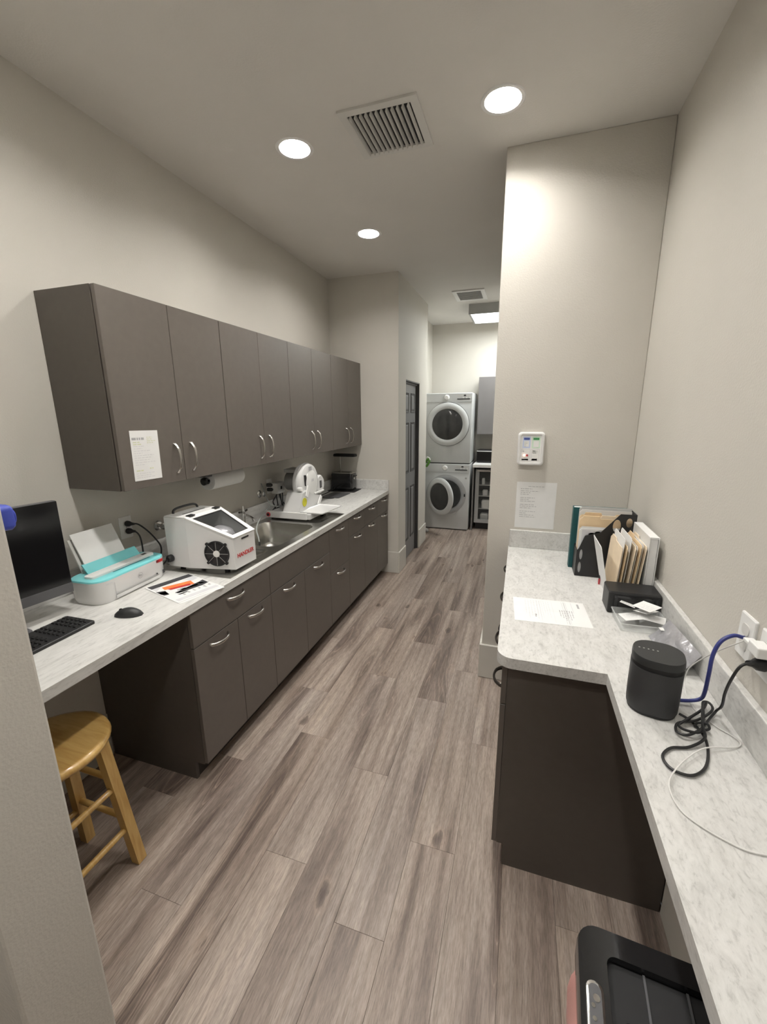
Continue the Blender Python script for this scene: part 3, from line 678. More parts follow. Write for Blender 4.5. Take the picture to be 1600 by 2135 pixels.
# paper towel under the wall cabinet
t = thing('paper_towel_holder', 'black paper towel holder fixed under the second wall cabinet', 'holder', (0.19, 1.955, ZB))
add('bracket', bx(-0.045, 0.045, -0.05, 0.0, -0.030, -0.0005, 0.004), 'dgrey', t)
add('arm', bx(-0.012, 0.012, -0.014, -0.004, -0.075, -0.030, 0.003), 'black', t)
add('knob', lathe(nb(), [(0.018, -0.006), (0.022, 0.0), (0.022, 0.012), (0.010, 0.016)], 18, AX((0, -0.014, -0.058), (0,-1,0))), 'blackgloss', t, True)
add('rod', tube(nb(), [(0,-0.01,-0.058), (0,0.33,-0.058)], 0.006, smooth=False), 'black', t, True)
t = thing('paper_towel_roll', 'white paper towel roll hanging under the second wall cabinet', 'paper roll', (0.19, 1.962, ZB-0.058))
add('roll', loft(nb(), [[(r*math.cos(a), y, r*math.sin(a)) for a in [2*PI*q/28 for q in range(28)]] for r, y in ((0.019, 0.28), (0.019, 0.0), (0.053, 0.0), (0.054, 0.004), (0.054, 0.276), (0.053, 0.28), (0.019, 0.28))], False, False), 'paper2', t, True)
# second outlet, adapter, cables, clear box
outlet('wall_outlet', 'white double outlet half hidden by cables beside the wheel trimmer', (0, 2.868, 1.135), (0,1,0), (0,0,1), None)
t = thing('power_adapter', 'light grey square power adapter plugged in beside the wheel trimmer', 'adapter', (0.0088, 2.935, 1.112))
add('block', bx(0.0, 0.06, -0.055, 0.055, -0.042, 0.045, 0.006), 'white', t)
add('socket', bx(0.0603, 0.0615, -0.010, 0.012, -0.010, 0.014), 'black', t)
r = random.Random(5)
bundle = thing('cable_bundle', 'tangle of black cables hanging under the grey power adapter', 'cable', (0.04, 2.95, 0.925))
for k in range(5):
    y0 = -0.12+0.05*k+r.uniform(-0.02, 0.02); pts_ = [(0.004, y0*0.5, 0.135)]
    for q in range(5): pts_.append((0.0055+0.025*r.random(), y0+r.uniform(-0.06, 0.06), 0.007+r.uniform(0.0, 0.10)*(1-q/6)))
    pts_.append((0.02, y0+0.05, 0.0065))
    add('loop', tube(nb(), pts_, 0.0045), 'black', bundle, True)
for k, p in enumerate(((0.010,-0.155,0.232),(0.010,-0.150,0.195))): add('plug', lathe(nb(), [(0.013,-0.02),(0.015,-0.01),(0.014,0.015),(0.008,0.025)], 12, AX(p, (1,0.3,0))), 'black', bundle, True)
cord('clear_hose', 'milky clear hose looping from the wall to the wheel trimmer', [(0.004,2.756,1.174), (0.03,2.755,1.099), (0.05,2.769,1.033), (0.08,2.785,0.996), (0.12,2.824,0.985), (0.19,2.845,1.0)], 0.0045, 'hose', 'hose')
cord('clear_hose', 'milky clear drain hose curving from the trimmer down into the sink bowl', [(0.10,2.723,1.015), (0.18,2.492,1.001), (0.25,2.329,0.984), (0.31,2.223,0.967), (0.36,2.167,0.938), (0.378,2.147,0.905)], 0.0042, 'hose', 'hose', plugs=[((0.376,2.150,0.915), (0.15,-0.2,-1), 0.55)])

# ------------------------------------------------------------------ white dust machine
t = thing('dust_machine', 'white metal dust machine with a side fan and sloping window on the sink drainer', 'machine', (0.0, 0.0, HC-0.010))
Z0, ZF, ZK = 0.030, 0.192, 0.288
def plan(i): return [(0.579-i, 1.652+i), (0.579-i, 1.826-i), (0.338, 1.872-i), (0.204+i, 1.872-i), (0.204+i, 1.606+i), (0.338, 1.606+i)]
def ztop(x): return ZF+(ZK-ZF)*min(1, (0.579-x)/(0.579-0.338))
b = loft(nb(), [[(x, y, Z0) for x, y in plan(0)], [(x, y, ztop(x)) for x, y in plan(0)], [(x, y, ztop(x)) for x, y in plan(0.012)], [(x, y, Z0+0.05) for x, y in plan(0.012)]])
add('body', b, 'whitegloss', t)
for x, y in ((0.505, 1.680), (0.505, 1.800), (0.235, 1.665), (0.235, 1.84)): add('foot', lathe(nb(), [(0.014, 0.0006), (0.016, 0.028), (0.016, 0.031)], 12, Matrix.Translation((x, y, 0))), 'black', t, True)
sl = Vector((0.338-0.579, 0, ZK-ZF)); Ls = sl.length; sl.normalize()
SF = FR((0.579, 1.739, ZF), (0,1,0), sl)      # sloping roof plane: x = y-world, y = up the slope
def rp(i): return [(-0.087+i, i), (0.087-i, i), (0.133-i*1.1, Ls-i), (-0.133+i*1.1, Ls-i)]
b = plate(nb(), rp(-0.002), [rp(0.022)], 0.0005, 0.006); b.transform(SF); add('window_frame', b, 'white', t)
b = plate(nb(), rp(0.0225), [rp(0.027)], 0.0005, 0.0045); b.transform(SF); add('window_gasket', b, 'black', t)
b = nb(); b.faces.new([b.verts.new((x, y, 0.003)) for x, y in rp(0.0265)]); b.transform(SF); add('window_glass', b, 'glass', t)
add('lid', bx(0.2045, 0.336, 1.608, 1.870, ZK+0.0005, ZK+0.006, 0.002), 'white', t)
add('inner_liner', loft(nb(), [[(x, y, ztop(x)-0.010) for x, y in plan(0.0125)], [(x, y, Z0+0.06) for x, y in plan(0.0125)]], False, True), 'grey', t)
add('inner_bowl', lathe(nb(), [(0.045, 0), (0.056, 0.02), (0.058, 0.075), (0.050, 0.085), (0.046, 0.085), (0.04, 0.02)], 24, Matrix.Translation((0.46, 1.745, Z0+0.061))), 'chrome', t, True)
add('inner_bag', lathe(nb(), [(0.02, 0), (0.054, 0.014), (0.062, 0.036), (0.045, 0.056), (0.012, 0.062)], 18, AX((0.43, 1.75, Z0+0.125), (0.35, 0.1, 1))), 'silver', t, True)
for y in (1.633, 1.822): add('hinge', bx(0.322, 0.352, y-0.004, y+0.034, ZK+0.0063, ZK+0.012, 0.003), 'black', t)
add('carry_handle', tube(nb(), [(0.215,1.66,ZK+0.006), (0.213,1.668,ZK+0.022), (0.213,1.70,ZK+0.030), (0.213,1.79,ZK+0.030), (0.213,1.825,ZK+0.022), (0.215,1.835,ZK+0.006)], 0.006), 'black', t, True)
add('lid_slot', bx(0.272, 0.278, 1.66, 1.82, ZK+0.0062, ZK+0.0075), 'black', t)
side = Vector((0.579-0.338, 1.652-1.606, 0)); sl2 = side.normalized(); sn = Vector((sl2.y, -sl2.x, 0))
FF = FR((0.4885, 1.6347, 0.0), sl2, (0,0,1)); fz = 0.113
def place(bm, z=0.0): bm.transform(FF @ Matrix.Translation((0, fz, z))); return bm
add('fan_housing', place(loft(nb(), [circ(0,0,0.066,0.0008,32), circ(0,0,0.066,0.006,32), circ(0,0,0.060,0.008,32), circ(0,0,0.058,0.003,32)])), 'black', t, True)
for q in range(4):
    a = PI/4+q*PI/2; add('fan_lug', place(lathe(nb(), [(0.008, 0.0008), (0.008, 0.007)], 10, Matrix.Translation((0.069*math.cos(a), 0.069*math.sin(a), 0)))), 'black', t)
for q in range(7):
    a = 2*PI*q/7+0.3; b = nb(); b.faces.new([b.verts.new(p) for p in ((0.014*math.cos(a),0.014*math.sin(a),0.0045),(0.056*math.cos(a-0.25),0.056*math.sin(a-0.25),0.0062),(0.056*math.cos(a+0.30),0.056*math.sin(a+0.30),0.0040))]); add('fan_blade', place(b), 'blackmatte', t)
for q in range(8):
    a = PI/4*q; add('guard_spoke', place(beam(nb(), (0.010*math.cos(a), 0.010*math.sin(a), 0.0075), (0.062*math.cos(a), 0.062*math.sin(a), 0.0075), 0.0016)), 'grey', t)
add('fan_hub', place(lathe(nb(), [(0.017, 0.004), (0.017, 0.009), (0.010, 0.0105)], 18)), 'white', t, True)
add('power_inlet', lathe(nb(), [(0.016, 0.0005), (0.019, 0.004), (0.019, 0.022), (0.012, 0.030)], 16, AX((0.228, 1.606, 0.075), (0,-1,0))), 'black', t, True)
add('front_slot', bx(0.5795, 0.5815, 1.715, 1.772, 0.172, 0.180), 'black', t)
b = text_bm('HANDLER', 0.030, 0.0003, 0.0008); b.transform(FR((0.580, 1.740, 0.094), (0,1,0), (0,0,1))); add('lettering', b, 'inkred', t)

# ------------------------------------------------------------------ wheel trimmer
t = thing('wheel_trimmer', 'white bench trimmer with a big round wheel guard beside the sink bowl', 'trimmer', (0.0, 0.0, HC+0.0036))
add('base', bx(0.09, 0.45, 2.69, 2.96, 0.010, 0.050, 0.004), 'lgrey', t)
add('front_bar', bx(0.085, 0.430, 2.672, 2.6895, 0.012, 0.062, 0.003), 'whitegloss', t)
add('bar_end', lathe(nb(), [(0.017, 0.0), (0.018, 0.004), (0.016, 0.008), (0.011, 0.0085)], 16, AX((0.108, 2.672, 0.036), (0,-1,0))), 'red', t, True)
add('bar_hole', lathe(nb(), [(0.010, 0.0086), (0.010, 0.0095)], 14, AX((0.108, 2.672, 0.036), (0,-1,0))), 'black', t)
for x, y in ((0.12, 2.71), (0.42, 2.71), (0.12, 2.94), (0.42, 2.94)): add('foot', lathe(nb(), [(0.012, 0.0003), (0.012, 0.011)], 10, Matrix.Translation((x, y, 0))), 'black', t, True)
tr_ = loft(nb(), [rrect(0.45, 2.87, 0.20, 0.30, 0.015, 0.0505, 4, -0.10), rrect(0.45, 2.87, 0.21, 0.31, 0.015, 0.060, 4, -0.10), rrect(0.45, 2.87, 0.20, 0.30, 0.015, 0.060, 4, -0.10), rrect(0.45, 2.87, 0.19, 0.29, 0.012, 0.054, 4, -0.10)]); add('work_tray', tr_, 'whitegloss', t, True)
b = plate(nb(), [(2.70, 0.050), (3.06, 0.050), (3.09, 0.12), (2.93, 0.16), (2.86, 0.20), (2.78, 0.19)], [], 0.0, 0.135); b.transform(FR((0.215, 0, 0), (0,1,0), (0,0,1))); add('stand', b, 'lgrey', t)
CW = (2.955, 0.242)
def XL(prof, cy, cz, x0, n=36): return lathe(nb(), prof, n, AX((x0, cy, cz), (1,0,0)))
add('wheel_guard', XL([(0.120, 0), (0.150, 0.010), (0.157, 0.030), (0.157, 0.055), (0.150, 0.078), (0.128, 0.088)], *CW, 0.24), 'whitegloss', t, True)
add('wheel_rim', XL([(0.158, 0.0), (0.161, 0.004), (0.161, 0.008), (0.158, 0.012)], *CW, 0.278), 'lgrey', t, True)
add('side_guard', XL([(0.070, 0), (0.078, 0.008), (0.078, 0.06), (0.068, 0.070)], 3.135, 0.205, 0.255, 28), 'whitegloss', t, True)
add('face_plate', XL([(0.100, 0), (0.100, 0.004), (0.094, 0.007)], CW[0]+0.01, CW[1], 0.3285, 30), 'white', t, True)
FXT = FR((0.3365, 0, 0), (0,1,0), (0,0,1))
b = loft(nb(), [[(2.855,0.235,0.0),(2.885,0.225,0.0),(2.880,0.315,0.0),(2.845,0.320,0.0)], [(2.855,0.235,0.004),(2.885,0.225,0.004),(2.880,0.315,0.004),(2.845,0.320,0.004)]]); b.transform(FXT @ Matrix.Translation((0,0,-0.006))); add('guard_slot', b, 'black', t)
b = bx(3.118, 3.150, 0.175, 0.235, -0.0, 0.003); b.transform(FXT @ Matrix.Translation((0,0,-0.011))); add('side_slot', b, 'dgrey', t)
prints(t, FXT, [('ink', [(2.915,2.965,0.345,0.375)]), ('inkfaint', [(2.955,2.995,0.255,0.275)])], 0.0008, 'label')
b = lathe(nb(), [(0.034, 0.0), (0.034, 0.002)], 20, AX((0.3505, 2.80, 0.118), (1,0,0))); add('warning_sticker', b, 'yellow', t)
for (y, z, an) in ((2.845, 0.195, 0.5), (3.045, 0.085, 0.7)):
    b = box(nb(), -0.018, 0.018, -0.045, 0.045, 0, 0.010, 0.004); b.transform(FR((0.352, y, z), (0,1,0), (0,0,1)) @ Matrix.Rotation(-an, 4, 'Z')); add('clamp_lever', b, 'white', t)
b = bx(0.332, 0.345, 3.0, 3.16, 0.145, 0.158, 0.003); add('rest_bar', b, 'white', t)
add('knob', XL([(0.016, 0), (0.018, 0.01), (0.018, 0.03), (0.012, 0.036)], 2.80, 0.215, 0.30, 14), 'white', t, True)
add('motor', XL([(0.055, 0), (0.075, 0.012), (0.075, 0.145), (0.070, 0.155)], CW[0]+0.06, 0.24, 0.082, 24), 'grey', t, True)
add('motor_box', bx(0.085, 0.19, 2.96, 3.10, 0.316, 0.345, 0.004), 'lgrey', t)

# ------------------------------------------------------------------ black appliance, lamp, mats at the end of the left counter
t = thing('counter_mat', 'thin black mat under the black toaster', 'mat', (0.175, 3.985, HC), 0.0)
add('mat', loft(nb(), [rrect(0,0,0.30,0.22,0.015,0.0004), rrect(0,0,0.30,0.22,0.015,0.004), rrect(0,0,0.294,0.214,0.014,0.005)]), 'blackmatte', t)
t = thing('counter_mat', 'dark flat pad between the toaster and the wheel trimmer', 'mat', (0.205, 3.70, HC), -0.05)
add('mat', loft(nb(), [rrect(0,0,0.19,0.27,0.012,0.0004), rrect(0,0,0.19,0.27,0.012,0.004), rrect(0,0,0.186,0.266,0.011,0.005)]), 'dgrey', t)
t = thing('toaster', 'black box toaster with a silver top edge by the end wall', 'toaster', (0.170, 3.99, HC+0.0052))
add('body', loft(nb(), [rrect(0,0,0.225,0.135,0.02,0.008), rrect(0,0,0.235,0.145,0.025,0.02), rrect(0,0,0.235,0.145,0.025,0.165), rrect(0,0,0.225,0.135,0.022,0.178)]), 'blackgloss', t, True)
add('top_rim', plate(nb(), [(p[0],p[1]) for p in rrect(0,0,0.225,0.135,0.02,0)], [[(p[0],p[1]) for p in rrect(0,s*0.03,0.16,0.026,0.008,0)] for s in (-1,1)], 0.1783, 0.187), 'steel', t)
for s in (-1, 1): add('foot', bx(s*0.08-0.015, s*0.08+0.015, -0.05, 0.05, 0.0003, 0.0082), 'black', t)
add('dial', lathe(nb(), [(0.011, 0), (0.011, 0.010), (0.008, 0.012)], 14, AX((0.1178, -0.03, 0.13), (1,0,0))), 'chrome', t, True)
add('lever', bx(0.1178, 0.136, -0.012, 0.028, 0.145, 0.157, 0.003), 'black', t)
t = thing('desk_lamp', 'slim desk lamp with a long black head behind the black toaster', 'lamp', (0.075, 4.075, HC+0.0053))
add('base', lathe(nb(), [(0.010, 0.0), (0.012, 0.004), (0.008, 0.008)], 14, Matrix.Translation((0.02, 0, 0))), 'blackmatte', t, True)
add('pole', tube(nb(), [(0.02,0,0.0), (0.02,0,0.345)], 0.006, 10, smooth=False), 'nickel', t, True)
add('head', loft(nb(), [rrect(0.10,-0.055,0.235,0.075,0.012,0.345), rrect(0.10,-0.055,0.245,0.085,0.016,0.352), rrect(0.10,-0.055,0.235,0.078,0.014,0.372)]), 'blackmatte', t, True)
PARTCORDS.append(('toaster', [(0.10,3.915,0.95), (0.08,3.88,0.93), (0.07,3.80,0.9195), (0.08,3.62,0.9195), (0.13,3.53,0.9195), (0.22,3.52,0.9195), (0.25,3.55,0.9195)], 0.004, []))

# ------------------------------------------------------------------ right side: wall fittings
t = thing('alarm_panel', 'small white medical gas alarm panel on the partition wall', 'panel', (1.961, YP, 1.496))
PFm = FR((0,0,0), (1,0,0), (0,0,1))
b = loft(nb(), [rrect(0,0,0.140,0.182,0.018,0.0004), rrect(0,0,0.144,0.186,0.020,0.010), rrect(0,0,0.140,0.182,0.018,0.026), rrect(0,0,0.128,0.170,0.014,0.032), rrect(0,0,0.112,0.154,0.006,0.031), rrect(0,0,0.110,0.152,0.004,0.026)]); b.transform(PFm); add('housing', b, 'whitegloss', t, True, 50)
b = bx(-0.0545, 0.0545, -0.0755, 0.0755, 0.0262, 0.0268); b.transform(PFm); add('faceplate', b, 'white', t)
prints(t, PFm, [('inklblue', [(-0.045,-0.004,0.004,0.068)]), ('inklgreen', [(0.004,0.047,0.004,0.068)]), ('inkfaint', [(-0.050,-0.002,-0.068,-0.001),(0.004,0.047,-0.066,-0.001)])], 0.0271, 'label')
prints(t, PFm, [('inkblue', [(-0.040,-0.009,0.050,0.061)]), ('inkgreen', [(0.010,0.041,0.050,0.061)]), ('white', [(-0.038,-0.012,0.012,0.044),(0.012,0.040,0.010,0.044),(-0.048,-0.004,-0.066,-0.003),(0.006,0.045,-0.064,-0.003)]), ('inkdark', [(-0.046,-0.010,-0.064,-0.056),(0.008,0.036,-0.064,-0.054),(-0.042,-0.036,-0.016,-0.010)]), ('ink', lines(0.010, 0.042, -0.010, 2, 0.010, 0.004, 12)+lines(-0.036, -0.014, 0.040, 4, 0.008, 0.002, 13))], 0.0275, 'label')
b = lathe(nb(), [(0.006, 0.0276), (0.006, 0.030), (0.003, 0.0315)], 14, Matrix.Translation((-0.033, -0.036, 0))); b.transform(PFm); add('amber_lamp', b, 'amber', t, True)
b = lathe(nb(), [(0.006, 0.0276), (0.006, 0.031)], 14, Matrix.Translation((-0.018, -0.036, 0))); b.transform(PFm); add('red_button', b, 'red', t, True)
t = thing('paper_notice', 'grey printed notice sheet taped to the partition wall', 'paper', (2.008, YP, 1.169))
b = bx(-0.108, 0.108, -0.0009, -0.0003, -0.136, 0.136); add('sheet', b, 'paper2', t)
prints(t, FR((0,-0.0009,0), (1,0,0), (0,0,1)), [('ink', lines(-0.045, 0.045, 0.112, 1, 0.01, 0.003, 21, (0.95,1))+lines(-0.085, -0.02, 0.098, 1, 0.01, 0.004, 22)+lines(-0.085, 0.03, 0.085, 3, 0.010, 0.003, 23, (0.4,0.9))+lines(-0.085, 0.02, 0.045, 3, 0.010, 0.003, 24, (0.4,0.9))+lines(-0.085, 0.03, 0.005, 3, 0.010, 0.003, 25, (0.5,0.95))+lines(-0.085, 0.03, -0.035, 4, 0.011, 0.003, 26, (0.3,0.9)))])
outlet('wall_outlet', 'white wall plate with the blue network cable above the right backsplash', (XR, 1.189, 1.138), (0,-1,0), (0,0,1), None, wd=0.074, hd=0.114)
outlet('wall_outlet', 'white wall plate with the charger and black plug above the right backsplash', (XR, 1.090, 1.140), (0,-1,0), (0,0,1), None, wd=0.074, hd=0.114)
t = thing('usb_charger', 'white block charger plugged into the right wall outlet', 'charger', (XR-0.0088, 1.100, 1.160))
add('block', bx(-0.030, -0.0005, -0.040, 0.004, -0.013, 0.013, 0.003), 'white', t)
add('cable_tip', bx(-0.028, -0.006, 0.0045, 0.032, -0.005, 0.004, 0.002), 'white', t)
cord('network_cable', 'thick blue network cable arching from the wall plate to the speaker', [(2.470,1.182,1.138), (2.445,1.176,1.143), (2.418,1.168,1.126), (2.405,1.163,1.088), (2.402,1.158,1.038), (2.408,1.175,0.972), (2.410,1.195,0.938), (2.388,1.196,0.9265), (2.352,1.190,0.9245)], 0.0048, 'cableblue', 'cable')
PARTCORDS.append(('speaker', [(2.440,1.066,1.132), (2.415,1.056,1.125), (2.405,1.062,1.083), (2.412,1.090,1.03), (2.425,1.12,0.975), (2.43,1.15,0.935), (2.41,1.13,0.922), (2.372,1.075,0.926), (2.335,1.047,0.922), (2.316,1.058,0.919), (2.330,1.092,0.919), (2.375,1.110,0.924), (2.425,1.160,0.926), (2.432,1.195,0.924), (2.415,1.190,0.926), (2.395,1.130,0.930), (2.368,1.065,0.926), (2.335,1.058,0.927), (2.325,1.075,0.925), (2.350,1.100,0.928), (2.400,1.150,0.932), (2.420,1.185,0.932), (2.405,1.165,0.935), (2.378,1.085,0.932), (2.370,1.045,0.924), (2.330,1.015,0.919), (2.289,1.000,0.9185), (2.262,0.966,0.9185), (2.269,0.932,0.9185), (2.303,0.923,0.9185), (2.338,0.951,0.9185), (2.363,1.001,0.9185), (2.376,1.059,0.920), (2.367,1.115,0.9185), (2.345,1.135,0.9215)], 0.0032, [((2.4725,1.086,1.122), (-1,-0.45,0.2), 1.25)]))
TIE = [(2.375,1.085,0.9188), (2.392,1.083,0.930), (2.388,1.090,0.939), (2.372,1.098,0.930), (2.368,1.098,0.9188)]
cord('charging_cable', 'thin white charging cable winding across the right worktop', [(2.455,1.133,1.159), (2.434,1.150,1.128), (2.432,1.205,1.080), (2.418,1.245,1.03), (2.400,1.265,0.985), (2.402,1.285,0.935), (2.396,1.255,0.9195), (2.392,1.225,0.9172), (2.395,1.165,0.9167), (2.42,1.118,0.9167), (2.445,1.090,0.917), (2.452,1.068,0.917), (2.430,1.046,0.9185), (2.361,1.013,0.9275), (2.307,0.964,0.9260), (2.261,0.903,0.9255), (2.249,0.868,0.9195), (2.256,0.824,0.9172), (2.286,0.794,0.917), (2.324,0.774,0.917), (2.350,0.768,0.917), (2.39,0.772,0.917), (2.44,0.78,0.917)], 0.0016, 'cablewhite', 'cable')

# speaker
t = thing('speaker', 'charcoal rounded tabletop speaker on the right worktop', 'speaker', (2.286, 1.160, HC), -0.22)
def sq(s, z): return rrect(0, 0, 0.120*s, 0.118*s, 0.048*s, z, 8)
add('grille', loft(nb(), [sq(0.94, 0.006), sq(0.985, 0.012), sq(1.0, 0.05), sq(1.0, 0.130)]), 'charcoal', t, True)
add('base', loft(nb(), [sq(0.93, 0.0005), sq(0.95, 0.0058)]), 'black', t, True)
add('upper_band', loft(nb(), [sq(0.955, 0.1302), sq(0.955, 0.142)]), 'blackmatte', t, True)
add('top_cover', loft(nb(), [sq(0.995, 0.1422), sq(1.0, 0.150), sq(0.99, 0.159), sq(0.965, 0.1625)]), 'charcoaltop', t, True)
add('rear_band', loft(nb(), [[(0.0605*math.cos(a)*1.0, 0.0595*math.sin(a), z) for a in [PI*0.15+PI*0.7*q/14 for q in range(15)]] for z in (0.1295, 0.1425)], False, False, False), 'charcoaltop', t, True)
for k in range(5): add('button', lathe(nb(), [(0.0022, 0.1626), (0.0022, 0.1632)], 8, Matrix.Translation((-0.044+k*0.0105, 0.004, 0))), 'grey', t)

# form on the worktop
t = sheet('printed_form', 'white printed form lying on the wide end of the right worktop', 'paper', (2.060, 1.672, HC), 0.05, 0.279, 0.216)
FM = FR((0,0,0), (0,-1,0), (1,0,0))
prints(t, FM, [('inkfaint', lines(-0.09, 0.09, -0.09, 6, -0.011, 0.002, 31, (0.7,1))+lines(-0.09, 0.09, 0.0, 6, 0.009, 0.0015, 34, (0.6,1))+[(-0.098,0.098,0.012,0.013),(-0.098,0.098,0.052,0.054),(-0.098,0.098,0.066,0.068),(-0.098,0.0,0.088,0.090),(-0.005,-0.004,-0.02,0.05)]), ('ink', lines(-0.02, 0.07, 0.084, 6, 0.009, 0.003, 36)+[(-0.098,0.098,0.060,0.062),(-0.09,-0.05,0.11,0.118)]), ('inkdark', [(0.038,0.045,-0.060,-0.054),(0.052,0.058,-0.060,-0.055)])], 0.0011)

# magazine file with papers
t = thing('magazine_file', 'black plastic magazine file holding folders against the partition corner', 'file holder', (0, 0, HC))
prof = [(2.196, 0.0005), (2.434, 0.0005), (2.434, 0.320), (2.366, 0.320), (2.290, 0.225), (2.226, 0.205), (2.204, 0.140), (2.196, 0.130)]
def oval(cx, cy, w, h, n=14): return [(cx+w/2*math.cos(2*PI*q/n), cy+h/2*math.sin(2*PI*q/n)) for q in range(n)]
for yy, hs in ((2.118, [oval(2.355, 0.262, 0.034, 0.062), oval(2.405, 0.280, 0.026, 0.045), oval(2.216, 0.110, 0.014, 0.052), oval(2.214, 0.045, 0.014, 0.055)]), (2.222, [])):
    b = plate(nb(), prof, hs, 0, 0.0025); b.transform(FR((0, yy, 0), (1,0,0), (0,0,1))); add('side_panel', b, 'black', t)
add('bottom', bx(2.196, 2.434, 2.1182, 2.2195, 0.0005, 0.003), 'black', t)
add('front_lip', bx(2.196, 2.199, 2.1185, 2.219, 0.003, 0.130), 'black', t)
add('back_panel', bx(2.431, 2.434, 2.1185, 2.219, 0.003, 0.320), 'black', t)
def standing(name, label, cat, x0, x1, y, z0, h, mat, th=0.0012, lean=0.0, group=None, tab=None, dx=0.0):
    """folder or sheet standing in a plane facing the near side"""
    t = thing(name, label, cat, (0, y, z0), 0, group)
    pf = [(x0, 0.0005), (x1, 0.0005), (x1, h), (x0+0.012, h), (x0, h-0.012)]
    if tab: pf = [(x0, 0.0005), (x1, 0.0005), (x1, h)] + [(x0+tab[1], h), (x0+tab[1]-0.006, h+0.012), (x0+tab[0]+0.006, h+0.012), (x0+tab[0], h)] + [(x0+0.01, h), (x0, h-0.01)]
    b = plate(nb(), pf, [], 0, th); b.transform(FR((0, th, 0), (1,0,0), (0,0,1)))
    b.transform(Matrix.Rotation(lean, 4, 'X')); add('card', b, mat, t); return t
zi = HC+0.0032
standing('booklet', 'white booklet with a small colour picture inside the magazine file', 'booklet', 2.2005, 2.415, 2.128, zi, 0.236, 'paper', 0.004)
bt = standing('paper_sheet', 'loose white sheet behind the booklet in the magazine file', 'paper', 2.2005, 2.42, 2.136, zi, 0.243, 'paper2', 0.001)
cov = bpy.data.objects['booklet']; prints(cov, FR((0,0,0), (1,0,0), (0,0,1)), [('inkfaint', [(2.212,2.40,0.150,0.228)]), ('inkpurple', [oval(2.256, 0.208, 0.03, 0.016)]), ('inkolive', [oval(2.282, 0.214, 0.03, 0.020), oval(2.315,0.18,0.03,0.02)])], 0.0006, 'cover_print')
for k, (y, h, mt, tb) in enumerate(((2.146, 0.280, 'manila', (0.01, 0.09)), (2.155, 0.284, 'manila2', (0.09, 0.17)), (2.164, 0.289, 'manila', (0.15, 0.21)), (2.173, 0.292, 'manila', (0.02, 0.10)))):
    standing('manila_folder', ['manila folder right behind the loose sheet in the magazine file', 'paler manila folder with a middle tab in the magazine file', 'manila folder with its tab toward the high corner of the magazine file', 'rearmost manila folder, next to the document sleeves in the magazine file'][k], 'folder', 2.2005, 2.428, y, zi, h, mt, 0.004, 0, 'manila folders in the magazine file', tb)
for k, (y, h) in enumerate(((2.186, 0.314), (2.198, 0.327))): standing('document_sleeve', ['white document sleeve next to the rearmost manila folder', 'taller pale grey document sleeve at the back of the magazine file'][k], 'sleeve', 2.2005, 2.428, y, zi, h, 'lgrey' if k else 'paper2', 0.003, 0, 'document sleeves in the magazine file')
t = thing('binder', 'dark teal binder standing behind the magazine file', 'binder', (2.178, 2.228, HC))
add('front_cover', bx(0, 0.245, 0, 0.003, 0.0005, 0.318, 0.001, 1), 'tealcard', t)
add('spine', bx(0, 0.003, 0.0032, 0.040, 0.0005, 0.318, 0.001, 1), 'tealcard', t)
add('back_cover', bx(0, 0.245, 0.0402, 0.0432, 0.0005, 0.318, 0.001, 1), 'tealcard', t)
add('pages', bx(0.006, 0.235, 0.005, 0.038, 0.004, 0.316), 'paper', t)
# desktop file box with fanned folders
t = thing('file_box', 'low black plastic box with a framed front in front of the folders', 'box', (2.3665, 1.786, HC))
ring = lambda i, z: rrect(0, 0, 0.184-i, 0.112-i, 0.006, z, 3)
add('casing', loft(nb(), [ring(0.008, 0.0005), ring(0, 0.004), ring(0, 0.086), ring(0.006, 0.092)]), 'black', t)
add('front_frame', plate(nb(), [(-0.072,0.010),(0.078,0.010),(0.078,0.078),(-0.072,0.078)], [[(-0.058,0.020),(0.068,0.020),(0.068,0.068),(-0.058,0.068)]], 0, 0.003), 'blackgloss', t).matrix_local = FR((0, -0.0564, 0), (1,0,0), (0,0,1))
def fan(name, label, cat, x, top_x, y0, y1, h, mat, th=0.0015, group=None, tabs=False):
    """folder standing in the box along the wall direction, leaning sideways"""
    t = thing(name, label, cat, (x, 0, HC+0.0005), 0, group)
    pf = [(y0, 0), (y1, 0), (y1, h-0.010), (y1-0.010, h), (y0+0.010, h), (y0, h-0.010)]
    if tabs: pf = [(y0, 0), (y1, 0), (y1, h-0.010), (y1-0.02, h), (y1-0.03, h+0.010), (y1-0.10, h+0.010), (y1-0.11, h), (y0+0.010, h), (y0, h-0.010)]
    b = plate(nb(), pf, [], 0, th); b.transform(FR((0,0,0), (0,1,0), (0,0,1)))
    b.transform(Matrix.Rotation(math.atan2(top_x-x, h), 4, 'Y')); add('card', b, mat, t); return t
fan('paper_sheet', 'white card leaning away from the fanned folders toward the magazine file', 'paper', 2.302, 2.250, 1.852, 2.06, 0.236, 'paper', 0.002)
ff = ((2.318, 2.330, 2.085, 0.232, 'manila2', 'broad pale manila folder at the open side of the fan'), (2.334, 2.348, 2.09, 0.240, 'manila', 'orange tinted manila folder second in the fan'), (2.360, 2.378, 2.09, 0.243, 'manila2', 'pale manila folder in the middle of the fan'), (2.378, 2.398, 2.095, 0.250, 'manila', 'manila folder between the middle of the fan and the white binder'), (2.396, 2.417, 2.095, 0.246, 'manila2', 'pale manila folder next to the white binder'))
for x, tx, y1, h, mt, lb in ff: fan('manila_folder', lb, 'folder', x, tx, 1.856, y1, h, mt, 0.0028, 'manila folders fanned behind the black box', True)
